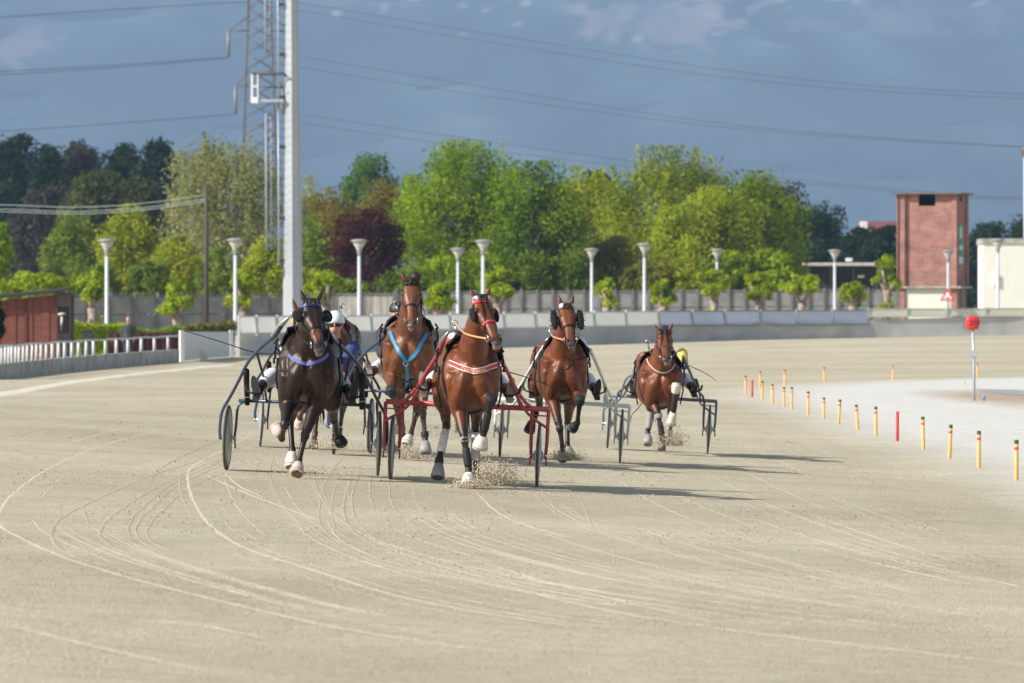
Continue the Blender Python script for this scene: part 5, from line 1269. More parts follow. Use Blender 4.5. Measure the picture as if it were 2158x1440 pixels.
    for i in range(30):
        sx = rs.uniform(-1, 1); b_.tube([tb0 + Vector((sx * .02, 0, 0)), tb0 + Vector((sx * .04, .12, -.10)), tb0 + Vector((sx * .07, .17 + .05 * rs.random(), -.45)), tb0 + Vector((sx * .10, .14 + .1 * rs.random(), -.72 - .15 * rs.random()))], [.02, .02, .014, .003], 5)
    b_.build('tail', m_hair, root)
    H = dict(root=root, S=S, Yc=Yc, X0=X0, gz=gz, zs=zs, hpt=hpt, fit=fit, snap=snap, ring=ring, RG=RG, torso_c=torso_c, P=P, a=a, r=r, dn=dn, hl=hl, NP=NP, LG=LG, key=key, bv=bv)
    HORSES[key] = H
    return H
def strap_head(H, path, width, m_, name, off=.010, th=.005, n=18):
    """path of (t, ang) on the head"""
    pts, nr = [], []
    P_ = [Vector((p[0], p[1] / 100, 0)) for p in path]
    for q in catmull(P_, n):
        p_, n_ = H['hpt'](q.x, q.y * 100, off); s_ = H['bv'].find_nearest(p_)
        if (s_[0] - p_).length < .05: n_ = s_[1] if s_[1].dot(n_) > 0 else n_; p_ = s_[0] + n_ * .004
        pts.append(p_); nr.append(n_)
    return ribbon(pts, nr, width, th).build(name, m_, H['root'], False)
def strap_px(H, pxs, width, m_, name, n=24, off=.005, th=.008, up=None):
    sp = spline(pxs, n); pts, nr = [], []
    for q in sp:
        p_, n_ = H['fit'](q[0], q[1], off); pts.append(p_); nr.append(n_)
    # drop jumps in depth
    for _ in range(3):
        pts = [pts[0]] + [(pts[i - 1] + pts[i] * 2 + pts[i + 1]) / 4 for i in range(1, len(pts) - 1)] + [pts[-1]]
        nr = [nr[0]] + [((nr[i - 1] + nr[i] * 2 + nr[i + 1]) / 4).normalized() for i in range(1, len(nr) - 1)] + [nr[-1]]
    pts = [p_ + n_ * .006 for p_, n_ in zip(pts, nr)]
    o = ribbon(pts, nr, width, th, up).build(name, m_, H['root'], False)
    return o, pts, nr
def bridle(H, brow, nose_c, blinkers=None, brow_w=.026, cross=False):
    strap_head(H, [(.07, -95), (.09, -50), (.10, 0), (.09, 50), (.07, 95)], brow_w, brow, 'browband')
    strap_head(H, [(.56, -120), (.55, -60), (.54, 0), (.55, 60), (.56, 120)], .022, nose_c, 'noseband')
    for s_ in (-1, 1):
        strap_head(H, [(-.01, 60 * s_), (.2, 88 * s_), (.4, 92 * s_), (.6, 90 * s_), (.8, 95 * s_)], .018, m_black, 'cheek_strap')
        b_ = MB(); c, n_ = H['hpt'](.83, 98 * s_, .018); M_ = n_.to_track_quat('Z', 'Y').to_matrix(); V = []
        N1, N2 = 16, 6
        for i in range(N1):
            for j in range(N2):
                a_ = 2 * math.pi * i / N1; c_ = 2 * math.pi * j / N2; rr = .034 + .006 * math.cos(c_); V.append(c + M_ @ Vector((rr * math.cos(a_), rr * math.sin(a_), .006 * math.sin(c_))))
        b_.add(V, [(i * N2 + j, ((i + 1) % N1) * N2 + j, ((i + 1) % N1) * N2 + (j + 1) % N2, i * N2 + (j + 1) % N2) for i in range(N1) for j in range(N2)]); b_.build('bit_ring', m_steel, H['root'])
        if cross: strap_head(H, [(.10, 12 * s_), (.3, 14 * s_), (.46, 34 * s_), (.66, 84 * s_)], .014, m_black, 'face_strap')
        if blinkers:
            c, n_ = H['hpt'](.25, 88 * s_, .03); out = H['r'] * s_; b_ = MB()
            if blinkers == 'cup':
                sz = .072; M_ = Matrix((out, H['a'], -H['dn'])).transposed(); b_.ell(c + out * .016 - H['dn'] * .005, (sz * .82, sz * 1.05, .030), M_, n=16); b_.build('blinker', m_fleece, H['root'])
            elif blinkers == 'fleece':
                M_ = Matrix((out, H['a'], -H['dn'])).transposed(); b_.ell(c + out * .022 + H['a'] * .03, (.046, .15, .055), M_, n=16); 
                rs = random.Random(3)
                for i in range(70):
                    q = Vector((rs.gauss(0, 1), rs.gauss(0, 1), rs.gauss(0, 1))).normalized(); p_ = c + out * .022 + H['a'] * .03 + M_ @ Vector((q.x * .048, q.y * .148, q.z * .053)); b_.tube([p_, p_ + (M_ @ q) * .022], [.006, .001], 4)
                b_.build('cheek_fleece', m_fleece, H['root'])
            elif blinkers == 'half':
                M_ = Matrix((out, H['a'], -H['dn'])).transposed(); b_.ell(c - out * .008 + H['a'] * .035, (.022, .085, .050), M_, n=16); b_.build('blinker', m_fleece, H['root'])
def harness(H, girth=m_black):
    """saddle pad, girth, back strap and terrets"""
    R_ = H['ring']; X = []
    for f in (-.36, -.37, -.47, -.48):
        k_ = 1.0 if f in (-.36, -.48) else 1.045
        z0, z1, hw = [float(np.interp(f, [r_[0] for r_ in reversed(H['RG'])], [r_[i] for r_ in reversed(H['RG'])])) for i in (1, 2, 3)]
        X += R_(f, z0, z1, hw, 28, k_)
    b_ = MB(); n = 28; b_.add(X, [(i * n + j, i * n + (j + 1) % n, (i + 1) * n + (j + 1) % n, (i + 1) * n + j) for i in range(3) for j in range(n)]); b_.build('girth', girth, H['root'])
    zt_ = H['gz'] + H['zs'] + 1.59
    for s_ in (-1, 1):
        x = H['torso_c'](-.4)
        b_ = MB(); p = [Vector((x + s_ * .06, H['Yc'] + .40, zt_ + .015)), Vector((x + s_ * .17, H['Yc'] + .37, zt_ - .05)), Vector((x + s_ * .26, H['Yc'] + .34, zt_ - .19)), Vector((x + s_ * .29, H['Yc'] + .34, zt_ - .28))]
        cp_ = catmull(p, 14); sn_ = [H['snap'](q_, .010) for q_ in cp_]; ribbon([q_[0] for q_ in sn_], [q_[1] for q_ in sn_], .17, .022).build('saddle_pad', m_black, H['root'], False)
        b_ = MB(); q = Vector((x + s_ * .13, H['Yc'] + .40, zt_ + .0)); b_.tube([q, q + Vector((s_ * .02, 0, .07))], .010, 6)
        q2 = q + Vector((s_ * .022, 0, .10)); V = [q2 + Vector((.028 * math.cos(a_), 0, .028 * math.sin(a_))) for a_ in np.linspace(0, 6.283, 13)]; b_.tube(V, .006, 5); b_.build('terret_ring', m_steel, H['root'])
        # buckled shaft holder with hanging straps
        b_ = MB(); q = Vector((x + s_ * .31, H['Yc'] + .30, zt_ - .14)); 
        for i in range(5): b_.tube([q + Vector((s_ * .01 * i, -.02 * i, -.05 * i)), q + Vector((s_ * (.035 - .01 * (i % 2)), -.02 * i, -.05 * i - .06))], .013, 5)
        b_.tube([q + Vector((0, 0, -.2)), q + Vector((s_ * .02, .02, -.42)), q + Vector((-s_ * .02, .03, -.62))], [.014, .011, .009], 6); b_.build('tug_strap', m_black, H['root'])
    b_ = MB(); x = H['torso_c'](-.7); b_.tube([Vector((H['torso_c'](-.45), H['Yc'] + .45, zt_ + .012)), Vector((x, H['Yc'] + .9, zt_ - .065)), Vector((H['torso_c'](-1.6), H['Yc'] + 1.6, zt_ - .06))], [(.03, .008)] * 3, 6); b_.build('back_strap', m_black, H['root'])
def reins(H, m_front, hand_pts):
    for s_ in (-1, 1):
        c, n_ = H['hpt'](.83, 98 * s_, .03); x = H['torso_c'](-.4); zt_ = H['gz'] + H['zs'] + 1.59
        ter = Vector((x + s_ * .152, H['Yc'] + .40, zt_ + .10)); mid = c.lerp(ter, .5) + Vector((s_ * .05, 0, -.03))
        b_ = MB(); pts = catmull([c, mid, ter], 10); b_.tube(pts, [(.011, .004)] * 10, 6, ref=(0, 0, 1)); b_.build('rein', m_front, H['root'])
        if hand_pts:
            h = hand_pts[0 if s_ < 0 else 1]; b_ = MB(); b_.tube([ter, ter.lerp(h, .5) + Vector((0, 0, -.05)), h], [(.010, .004)] * 3, 6, ref=(0, 0, 1)); b_.build('long_rein', m_brownl, H['root'])

# ------------------------------------------------------------------ sulky
m_tyre = mat('tyre_rubber', (.05, .05, .048), .8, var=.5, vscale=30, bump=.3, bscale=80)
m_dusty = mat('dusty_tyre', (.085, .08, .072), .85, var=.4, vscale=25)
m_disc = mat('clear_grey_disc', (.30, .315, .315), .35, spec=.4)
def sulky(label, m_fr, Yax, wl, wr, style, H, bar_z=.83, m_tip=None, seat_m=None, yaw=0.0, toe=(0, 0), rw=.345, shaft=None, arch=None, tr=.020):
    """wl, wr: photo (px, py) of the wheel contacts"""
    WL = at(wl[0], wl[1], Yax); WR = at(wr[0], wr[1], Yax); 
    ax = (WR - WL); width = ax.length; ux = ax.normalized(); up = Vector((0, 0, 1)); up = (up - ux * up.dot(ux)).normalized(); fw = Vector((0, -1, 0)); C_ = (WL + WR) / 2
    def Q(u, z, f): return C_ + ux * u + up * z + fw * f
    root = thing('sulky', label, 'sulky', tuple(C_), 'two wheeled racing sulkies')
    hw = width / 2
    for s_ in (-1, 1):
        wroot = bpy.data.objects.new('wheel', None); COL.objects.link(wroot); wroot.parent = root; wroot.empty_display_size = .1
        cen = Q(s_ * hw, rw, 0); ya = R(toe[0 if s_ < 0 else 1]); axis = (ux * math.cos(ya) + fw * math.sin(ya)).normalized(); M_ = axis.to_track_quat('Z', 'Y').to_matrix()
        camb = 0
        b_ = MB(); V = []; N1, N2 = 40, 8
        for i in range(N1):
            a_ = 2 * math.pi * i / N1
            for j in range(N2):
                c_ = 2 * math.pi * j / N2; rr = rw - .018 + .018 * math.cos(c_); V.append(cen + M_ @ Vector((rr * math.cos(a_), rr * math.sin(a_), .0135 * math.sin(c_))))
        b_.add(V, [(i * N2 + j, ((i + 1) % N1) * N2 + j, ((i + 1) % N1) * N2 + (j + 1) % N2, i * N2 + (j + 1) % N2) for i in range(N1) for j in range(N2)]); b_.build('tyre', m_dusty, wroot)
        b_ = MB(); b_.lathe([(rw - .035, -.010), (rw - .10, -.019), (.05, -.034), (.04, -.05), (0, -.05)], 36, cen, M_); b_.lathe([(0, .05), (.04, .05), (.05, .034), (rw - .10, .019), (rw - .035, .010)], 36, cen, M_); b_.build('disc', m_disc, wroot)
        b_ = MB(); b_.tube([cen - axis * .075, cen + axis * .075], .016, 8); b_.ell(cen + axis * .075, (.02, .02, .02), n=8); b_.ell(cen - axis * .075, (.02, .02, .02), n=8); b_.build('hub', m_steel, wroot)
        # forks
        for side in (-1, 1):
            o_ = s_ * hw + side * .085
            if style == 'square':
                b_ = MB(); b_.tube([Q(o_, bar_z, 0), Q(o_ - side * .002, rw + .12, 0), Q(o_ - side * .012, rw - .03, 0)], [tr, tr * .95, tr * .8], 8); b_.tube([Q(o_, rw - .02, 0), Q(o_, rw - .10, .01)], .009, 6); b_.build('fork', m_fr, root)
            elif side == -s_:
                b_ = MB(); b_.tube(catmull([Q(s_ * (hw - .18), bar_z - .005, 0), Q(s_ * (hw - .10), bar_z - .06, 0), Q(s_ * (hw - .085), bar_z - .25, 0), Q(s_ * (hw - .07), rw - .02, 0)], 10), tr * .8, 8); b_.tube([Q(s_ * (hw - .075), rw, 0), Q(s_ * (hw - .085), rw - .11, .01)], .009, 6); b_.build('fork', m_fr, root)
        if style == 'square':
            b_ = MB(); b_.tube([Q(s_ * hw - .085, bar_z - .07, 0), Q(s_ * hw + .085, bar_z - .07, 0)], tr * .45, 6); b_.build('brace', m_fr, root)
        if style == 'square' and shaft is None:
            path = [Q(s_ * .27, 1.50, 1.50), Q(s_ * .315, 1.36, 1.30), Q(s_ * .42, 1.18, .95), Q(s_ * .50, 1.03, .55), Q(s_ * .60, .90, .2), Q(s_ * (hw - .11), bar_z + .02, .0)]
        elif style == 'square': path = [Q(s_ * u, z, f) for u, z, f in shaft] + [Q(s_ * (hw - .10), bar_z + .01, 0)]
        else:
            path = [Q(s_ * u, z, f) for u, z, f in (arch or [(.22, 1.55, 1.42), (.30, 1.43, 1.25), (.45, 1.30, .95), (.585, 1.14, .62), (.68, .96, .33), (.775, .78, .12)])] + [Q(s_ * (hw + .065), .62, .02), Q(s_ * (hw + .085), rw + .09, .0), Q(s_ * (hw + .075), rw - .02, 0)]
        cp = catmull(path, 40); rad = [lerp(.026, tr, min(1, i / 16)) for i in range(40)]
        b_ = MB(); b_.tube(cp, rad, 10); sh = b_.build('shaft', m_fr, root)
        if m_tip:
            b_ = MB(); t0 = path[0]; t1 = path[1]; d_ = (t0 - t1).normalized(); b_.tube([t1 + d_ * .0, t0, t0 + d_ * .16 + ux * (s_ * -.03)], [(.036, .020), (.034, .018), (.012, .010)], 8, ref=ux); b_.build('shaft_tip', m_tip, root)
        if style == 'square':
            b_ = MB(); b_.tube(catmull([cp[16], Q(s_ * (hw - .16), bar_z - .02, .12), Q(s_ * (hw + .085), bar_z - .20, .01)], 10), tr * .75, 8); b_.build('strut', m_fr, root)
            b_ = MB(); b_.tube(catmull([cp[14] + up * .0, Q(s_ * .50, .98, .35), Q(s_ * .55, bar_z + .03, .0)], 8), tr * .8, 8); b_.build('brace', m_fr, root)
        else:
            b_ = MB(); b_.tube([cp[11], Q(s_ * .43, 1.02, .4), Q(s_ * .40, bar_z, 0)], tr * .8, 8); b_.build('strut', m_fr, root)
            b_ = MB(); b_.tube([Q(s_ * .60, 1.06, .52), Q(s_ * .60, .90, .3), Q(s_ * .60, .77, .05), Q(s_ * .60, .70, .02)], [.032, .03, .03, .026], 8); b_.build('strut', m_black, root)
            b_ = MB(); 
            for z_ in (.82, .78): b_.lathe([(.033, -.006), (.035, 0), (.033, .006)], 12, Q(s_ * .60, z_, .12))
            b_.build('clamp', m_steel, root)
    b_ = MB()
    b_.tube([Q(-hw - (.085 if style == 'square' else -.10), bar_z, 0), Q(hw + (.085 if style == 'square' else -.10), bar_z, 0)], tr * (1.45 if style == 'square' else 1.1), 10); b_.build('axle_bar', m_fr, root)
    for s_ in (-1, 1):
        b_ = MB(); b_.tube(catmull([Q(s_ * .26, bar_z, 0), Q(s_ * .22, .76, -.15), Q(s_ * .16, .80, -.38)], 8), tr, 8); b_.build('seat_strut', m_fr, root)
    b_ = MB(); b_.tube([Q(0, .80, -.22), Q(0, .83, -.30), Q(0, .84, -.52), Q(0, .90, -.60)], [(.16, .02), (.20, .035), (.21, .035), (.17, .02)], 14, ref=ux); b_.build('seat', seat_m or m_black, root)
    return dict(root=root, Q=Q, hw=hw, C=C_, Yax=Yax)

# ------------------------------------------------------------------ driver
m_skin = mat('skin', (.52, .29, .21), .55, var=.08, vscale=9)
m_trou = mat('white_trousers', (.72, .74, .78), .8, var=.12, vscale=6, bump=.5, bscale=9, bdist=.03)
m_bootd = mat('black_riding_boot', (.013, .012, .012), .35)
m_soleg = mat('grey_sole', (.30, .29, .27), .8, var=.2, vscale=20)
m_soleb = mat('black_sole', (.03, .03, .03), .7, var=.3, vscale=30)
m_maroon = mat('maroon_boot', (.09, .018, .02), .4)
def driver(label, SK, head, feet, m_jack, m_helm, m_sole, m_boot=None, stripe=None, lean=0.0, visor=True, hipz=.93):
    Q = SK['Q']; Yax = SK['Yax']; root = thing('person', label, 'person', tuple(Q(0, .0, -.4)), 'drivers sitting on the sulkies')
    hip = Q(0, hipz, -.42); hd = at(head[0], head[1], Yax + .52); nk = hd + Vector((0, .05, -.17)); nk.y = hd.y + .06; nk.x += lean
    ch = hip.lerp(nk, .62) + Vector((0, .10, 0)); shl = nk + Vector((-.19, .03, -.09)); shr = nk + Vector((.19, .03, -.09))
    hands = [SK['Q'](-.13, 1.22, .02), SK['Q'](.13, 1.22, .02)]
    FT = [at(p[0], p[1], Yax - .62) for p in feet]
    B = MB()
    # one continuous body: trunk, neck, head, limbs, hands, fingers
    B.tube(catmull([hip, hip.lerp(ch, .5) + Vector((0, .05, 0)), ch, nk], 10), [(.17, .13), (.165, .125), (.16, .12), (.165, .12), (.175, .125), (.185, .125), (.19, .12), (.16, .10), (.10, .08), (.058, .058)], 16, ref=(1, 0, 0))
    B.tube([nk + Vector((0, 0, -.03)), hd + Vector((0, .02, -.06))], [.058, .055], 12)
    B.ell(hd, (.076, .096, .115), n=16); B.ell(hd + Vector((0, -.05, -.055)), (.052, .05, .055), n=12); B.ell(hd + Vector((0, -.103, -.015)), (.013, .02, .024), n=8)
    B.ell(hd + Vector((0, -.092, -.06)), (.026, .012, .009), n=8); 
    for s_ in (-1, 1): B.ell(hd + Vector((s_ * .078, .01, -.01)), (.010, .020, .032), n=8)
    LM = []
    for i, (sh, h) in enumerate(zip((shl, shr), hands)):
        s_ = -1 if i == 0 else 1; el = sh.lerp(h, .5) + Vector((s_ * .10, .05, -.10)); LM.append((sh, el, h))
        B.tube([sh, sh.lerp(el, .5), el], [.058, .05, .042], 10); B.tube([el, el.lerp(h, .5), h], [.042, .037, .028], 10)
        B.ell(h + Vector((0, -.045, 0)), (.026, .05, .042), n=10)
        for k_ in range(4):
            o_ = h + Vector((-s_ * .010, -.075, .030 - .02 * k_)); ln = (.060, .066, .062, .05)[k_]; B.tube([o_, o_ + Vector((-s_ * .012, -ln * .45, .002)), o_ + Vector((-s_ * .038, -ln * .42, -.004)), o_ + Vector((-s_ * .040, -ln * .1, -.006))], [.0105, .010, .0095, .008], 7)
        o_ = h + Vector((0, -.04, .035)); B.tube([o_, o_ + Vector((-s_ * .010, -.035, .022)), o_ + Vector((-s_ * .03, -.055, .016))], [.012, .011, .009], 7)
    KN = []
    for i, ft in enumerate(FT):
        s_ = -1 if i == 0 else 1; h0 = hip + Vector((s_ * .09, 0, -.01)); kn = h0.lerp(ft, .52) + Vector((s_ * .05, 0, .13)); KN.append((h0, kn, ft))
        an = ft + Vector((0, .10, -.02))
        B.tube([h0, h0.lerp(kn, .5), kn], [.088, .078, .060], 12); B.tube([kn, kn.lerp(an, .35), kn.lerp(an, .8), an], [.060, .058, .040, .038], 12); B.ell(ft + Vector((0, .05, 0)), (.04, .05, .07), n=8)
    place(remesh(B, .012, 2), 'body', m_skin, root)
    # clothes
    B = MB(); B.tube(catmull([hip + Vector((0, .0, .02)), hip.lerp(ch, .5) + Vector((0, .05, 0)), ch, nk + Vector((0, 0, -.03))], 10), [(.195, .15), (.185, .15), (.18, .145), (.185, .145), (.195, .15), (.205, .15), (.21, .145), (.185, .125), (.13, .10), (.072, .072)], 18, ref=(1, 0, 0))
    for sh, el, h in LM:
        B.ell(sh, (.078, .078, .078), n=12); B.tube([sh, sh.lerp(el, .5), el], [.078, .072, .062], 12); B.ell(el, (.062, .062, .062), n=10); B.tube([el, el.lerp(h, .5), el.lerp(h, .9)], [.062, .052, .044], 12)
    jm = remesh(B, .014, 3)
    if stripe is not None:
        Pn = verts_np(jm); setcol(jm, stripe(Pn, nk, hip))
    place(jm, 'jacket', m_jack, root)
    B = MB()
    B.ell(hip, (.175, .15, .13), n=14)
    for h0, kn, ft in KN:
        B.tube([h0, h0.lerp(kn, .5), kn], [.118, .108, .086], 14); B.ell(kn, (.086, .086, .086), n=12); B.tube([kn, kn.lerp(ft, .3), kn.lerp(ft, .62)], [.086, .080, .066], 14)
    place(remesh(B, .014, 3), 'trousers', m_trou, root)
    for i, (h0, kn, ft) in enumerate(KN):
        s_ = -1 if i == 0 else 1; an = ft + Vector((0, .10, -.03)); tilt = Vector((s_ * .02, 0, 0))
        B = MB(); B.tube([kn.lerp(ft, .55), kn.lerp(ft, .8), an], [.058, .056, .050], 14); B.tube([ft + Vector((0, .11, -.075)), ft + Vector((0, .07, -.04)), ft + Vector((0, .045, .06)) + tilt, ft + Vector((0, .03, .125)) + tilt], [(.036, .045), (.042, .062), (.045, .045), (.026, .022)], 12, ref=(1, 0, 0))
        bt = place(remesh(B, .010, 2), 'boot', m_boot or m_bootd, root)
        # sole facing forward, with heel and waist
        b_ = MB(); N = 26; ring_ = []
        for k_ in range(N):
            a_ = 2 * math.pi * k_ / N; z = math.sin(a_) * .135; w_ = math.cos(a_) * (.044 if z > .0 else .036) * (1 - .22 * math.exp(-((z + .03) / .03) ** 2)); ring_.append((w_, z))
        V = [ft + Vector((x + s_ * .012 + tilt.x * (z / .12), .0 + .0, z + .025)) for x, z in ring_] + [ft + Vector((x * .9 + s_ * .012 + tilt.x * (z / .12), .03, z * .97 + .025)) for x, z in ring_]
        b_.add(V, [tuple(range(N)), tuple(range(2 * N - 1, N - 1, -1))] + [(k_, k_ + N, (k_ + 1) % N + N, (k_ + 1) % N) for k_ in range(N)])
        V = [ft + Vector((x * .95 + s_ * .012, -.016, z)) for x, z in ((-.034, -.105), (.034, -.105), (.036, -.05), (-.036, -.05))]; V += [v + Vector((0, .016, 0)) for v in V]
        b_.add(V, [(0, 1, 2, 3), (7, 6, 5, 4), (0, 4, 5, 1), (1, 5, 6, 2), (2, 6, 7, 3), (3, 7, 4, 0)])
        b_.build('sole', m_sole, root, False)
        # stirrup on the sulky
        b_ = MB(); b_.tube([ft + Vector((s_ * .10, -.02, .0)), ft + Vector((s_ * .03, -.035, -.03)), ft + Vector((-s_ * .05, -.035, -.03))], .012, 6); b_.tube([ft + Vector((s_ * .10, -.02, .0)), ft + Vector((s_ * .12, .1, .06))], .014, 6); b_.build('stirrup', m_black, SK['root'])
    # helmet, goggles
    B = MB(); B.ell(hd + Vector((0, .012, .035)), (.104, .125, .105), n=18); 
    hb_ = MB(); hb_.v = []; 
    b_ = MB(); prof = [(.104 * math.cos(t), .118 * math.sin(t)) for t in np.linspace(-.15, math.pi / 2 - .02, 9)]
    M_ = Matrix(((1, 0, 0), (0, 1.2, 0), (0, 0, 1))); b_.lathe([(.07, -.02), (.098, -.02)] + prof + [(0, .118)], 20, hd + Vector((0, .014, .022)), M_); b_.build('helmet', m_helm, root)
    if visor:
        b_ = MB(); V = []; N = 12
        for k_ in range(N + 1):
            a_ = R(-65 + 130 * k_ / N); 
            for z_, rr in ((.026, 1.0), (-.032, 1.0)): V.append(hd + Vector((.088 * math.sin(a_) * rr, -.108 * math.cos(a_) * rr, z_)))
            for z_, rr in ((-.032, .9), (.026, .9)): V.append(hd + Vector((.088 * math.sin(a_) * rr, -.108 * math.cos(a_) * rr, z_)))
        b_.add(V, [(k_ * 4 + j, k_ * 4 + (j + 1) % 4, k_ * 4 + 4 + (j + 1) % 4, k_ * 4 + 4 + j) for k_ in range(N) for j in range(4)]); b_.build('goggles', mat('goggle_lens', (.03, .02, .022), .15), root)
    return root, hands

def whip(label, pts, m_=None):
    b_ = MB(); n_ = 24; cp = catmull(pts, n_); b_.tube(cp, [lerp(.008, .0035, i / (n_ - 1)) for i in range(n_)], 6)
    tag(b_.build('whip', m_ or m_black), label, 'whip', 'drivers whips')

BAY = ((.108, .031, .011), (.178, .052, .018)); BAY2 = ((.098, .031, .013), (.155, .051, .021)); DARKB = ((.009, .0055, .005), (.024, .010, .007)); RED = ((.108, .029, .011), (.175, .049, .018))
BLK = (.016, .013, .013)

# ---- central horse, red rig
H3 = horse('c', 'bright bay horse with red and white breast band, nearest of the field', 57.6, 995, 975, ((989, 607), (1034, 603)), (1015, 624), (1051, 722), {
    'fl': [(964, 775, -.12), (966, 850, -.22), (979, 925, .00), (988, 990, .02), (988, 1008, .06), (987, 1029, .10)],
    'fr': [(1028, 775, -.12), (1028, 838, -.16), (1033, 850, .22), (1020, 912, .06), (1014, 926, .0), (1010, 947, -.01)],
    'hl': [(950, 745, -1.35), (935, 832, -1.05), (941, 897, -1.42), (926, 968, -1.22), (924, 985, -1.18), (922, 1008, -1.12)],
    'hr': [(1005, 745, -1.35), (1012, 835, -1.2), (1002, 893, -1.75), (1003, 975, -1.9), (1004, 993, -1.9), (1004, 1014, -1.86)]}, BAY, BLK,
    [('fl', 'bell', 0, .92, .045, .078, m_bw, 'bell_boot'), ('fr', 'bell', 0, .95, .045, .082, m_bw, 'bell_boot'), ('hl', 'bell', 0.1, .95, .045, .070, m_bg, 'bell_boot'), ('hl', 'cannon', .14, .80, .042, .046, m_bwr, 'leg_wrap'), ('hr', 'cannon', .2, .92, .042, .046, m_bwr, 'leg_wrap'),
     ('fl', 'cannon', -.06, .10, .052, .048, m_bg, 'knee_boot'), ('fr', 'kneeball', -.24, .05, .066, .055, m_bk, 'knee_boot'), ('fr', 'cannon', .3, .92, .040, .042, m_bk, 'tendon_boot'), ('fl', 'cannon', .3, .9, .040, .042, m_bk, 'tendon_boot'), ('hl', 'pastern', -.1, .9, .046, .044, m_bk, 'pastern_boot')], zs=-.02)
m_redband = mat('red_band', (.62, .045, .06), .6, var=.1, vscale=20)
m_whiteb = mat('white_edging', (.75, .73, .70), .6)
bridle(H3, m_redband, m_redband, 'half', .045, True); harness(H3)
bd, pts, nr = strap_px(H3, [(948, 766), (965, 773), (985, 781), (1000, 783), (1020, 781), (1046, 772)], .052, m_redband, 'breast_band', 30, up=(0, 0, 1))
for dz in (-.024, .024):
    ps = [p + Vector((0, 0, dz)) + n_ * .009 for p, n_ in zip(pts, nr)]; ribbon(ps, nr, .009, .003, (0, 0, 1)).build('band_edging', m_whiteb, H3['root'], False)
b_ = MB(); ps = [H3['hpt'](-.02 + .0, a_, .012) for a_ in range(-80, 81, 10)]
strap_head(H3, [(.035, -85), (.04, -40), (.04, 0), (.04, 40), (.035, 85)], .05, m_whiteb, 'ear_cover', .014)
# lettering that follows the band
def band_text(s, H, pts, size, f0, f1, m_):
    n_ = len(s)
    for i, ch in enumerate(s):
        if ch == ' ': continue
        u = lerp(f0, f1, (i + .5) / n_) * (len(pts) - 1); k_ = int(u); p = pts[k_].lerp(pts[min(len(pts) - 1, k_ + 1)], u - k_); t = (pts[min(len(pts) - 1, k_ + 2)] - pts[max(0, k_ - 1)]).normalized()
        nn_ = Vector((0, -1, 0)); nn_ = (nn_ - t * nn_.dot(t)).normalized(); upv = nn_.cross(t) * 1.0
        if upv.z < 0: upv = -upv
        cu = bpy.data.curves.new('t', 'FONT'); cu.body = ch; cu.size = size; cu.align_x = 'CENTER'; cu.align_y = 'CENTER'; cu.extrude = .001; cu.resolution_u = 2
        o = bpy.data.objects.new('t', cu); COL.objects.link(o); dg = bpy.context.evaluated_depsgraph_get(); me = bpy.data.meshes.new_from_object(o.evaluated_get(dg)); bpy.data.objects.remove(o)
        M_ = Matrix((t, upv, nn_)).transposed().to_4x4(); M_.translation = p + nn_ * .019
        me.transform(M_); place(me, 'letter', m_, H['root'])
band_text('TEAM VENWOO', H3, pts, .038, .30, .80, mat('cream_lettering', (.85, .68, .52), .6))
m_redf = mat('red_frame_paint', (.46, .075, .085), .38, var=.12, vscale=6, spec=.5)
SK3 = sulky('red sulky of the leading central horse', m_redf, 59.3, (822, 1015), (1131, 1030), 'square', H3, .83, mat('grey_shaft_tip', (.35, .34, .31), .4, metal=.5), tr=.020, toe=(2.5, 2))
def jersey(cols):
    def f(Pn, nk, hip):
        h = (Pn[:, 2] - hip.z) / (nk.z - hip.z); s_ = fbm(np.stack([Pn[:, 0] * 4 + 3, Pn[:, 2] * 9], 1), 4, 2); b1 = np.sin(h * 24 + Pn[:, 0] * 9)
        c = np.where((b1 > .35)[:, None], np.array(cols[0]), np.array(cols[1])); c = np.where((s_ > .62)[:, None], np.array(cols[2]), c); return c
    return f
m_jersey = mat('jersey_cloth', (1, 1, 1), .75, attr='Col', bump=.4, bscale=9, bdist=.02)
def plain(c): return lambda Pn, nk, hip: np.repeat(np.array(c)[None], len(Pn), 0)
D3, hd3 = driver('driver in red and white striped jersey on the red sulky', SK3, (1014, 664), ((895, 815), (1073, 828)), m_jersey, mat('white_helmet', (.72, .73, .74), .3), m_soleg, m_maroon, jersey(((.62, .05, .06), (.78, .76, .80), (.04, .05, .16))), hipz=.95, lean=-.10)
reins(H3, m_tan, hd3)
# ---- dark horse, blue rig
H1 = horse('l', 'dark brown nearly black horse with blue browband and blue breast strap', 58.0, 646, 662, ((632, 609), (680, 609)), (657, 632), (676, 738), {
    'fl': [(611, 785, -.12), (608, 850, -.20), (600, 895, .12), (594, 924, -.10), (589, 912, -.18), (583, 901, -.25)],
    'fr': [(681, 785, -.12), (667, 850, -.22), (643, 917, .02), (630, 972, .08), (628, 984, .14), (624, 1000, .20)],
    'hl': [(628, 745, -1.35), (624, 835, -1.1), (612, 890, -1.5), (616, 948, -1.35), (614, 962, -1.3), (613, 987, -1.25)],
    'hr': [(690, 745, -1.35), (698, 835, -1.2), (704, 884, -1.65), (711, 915, -1.92), (716, 925, -1.98), (720, 936, -2.02)]}, DARKB, (.012, .010, .012),
    [('fl', 'bell', 0, .95, .045, .072, m_bp, 'bell_boot'), ('fr', 'bell', 0, .92, .046, .072, m_bp, 'bell_boot'), ('hl', 'bell', 0, .95, .045, .070, m_bw, 'bell_boot'), ('hr', 'bell', .1, 1.0, .045, .068, m_bk, 'bell_boot')], zs=-.02, headdark=.7, mane_side=1, sole=(('hr', ''),))
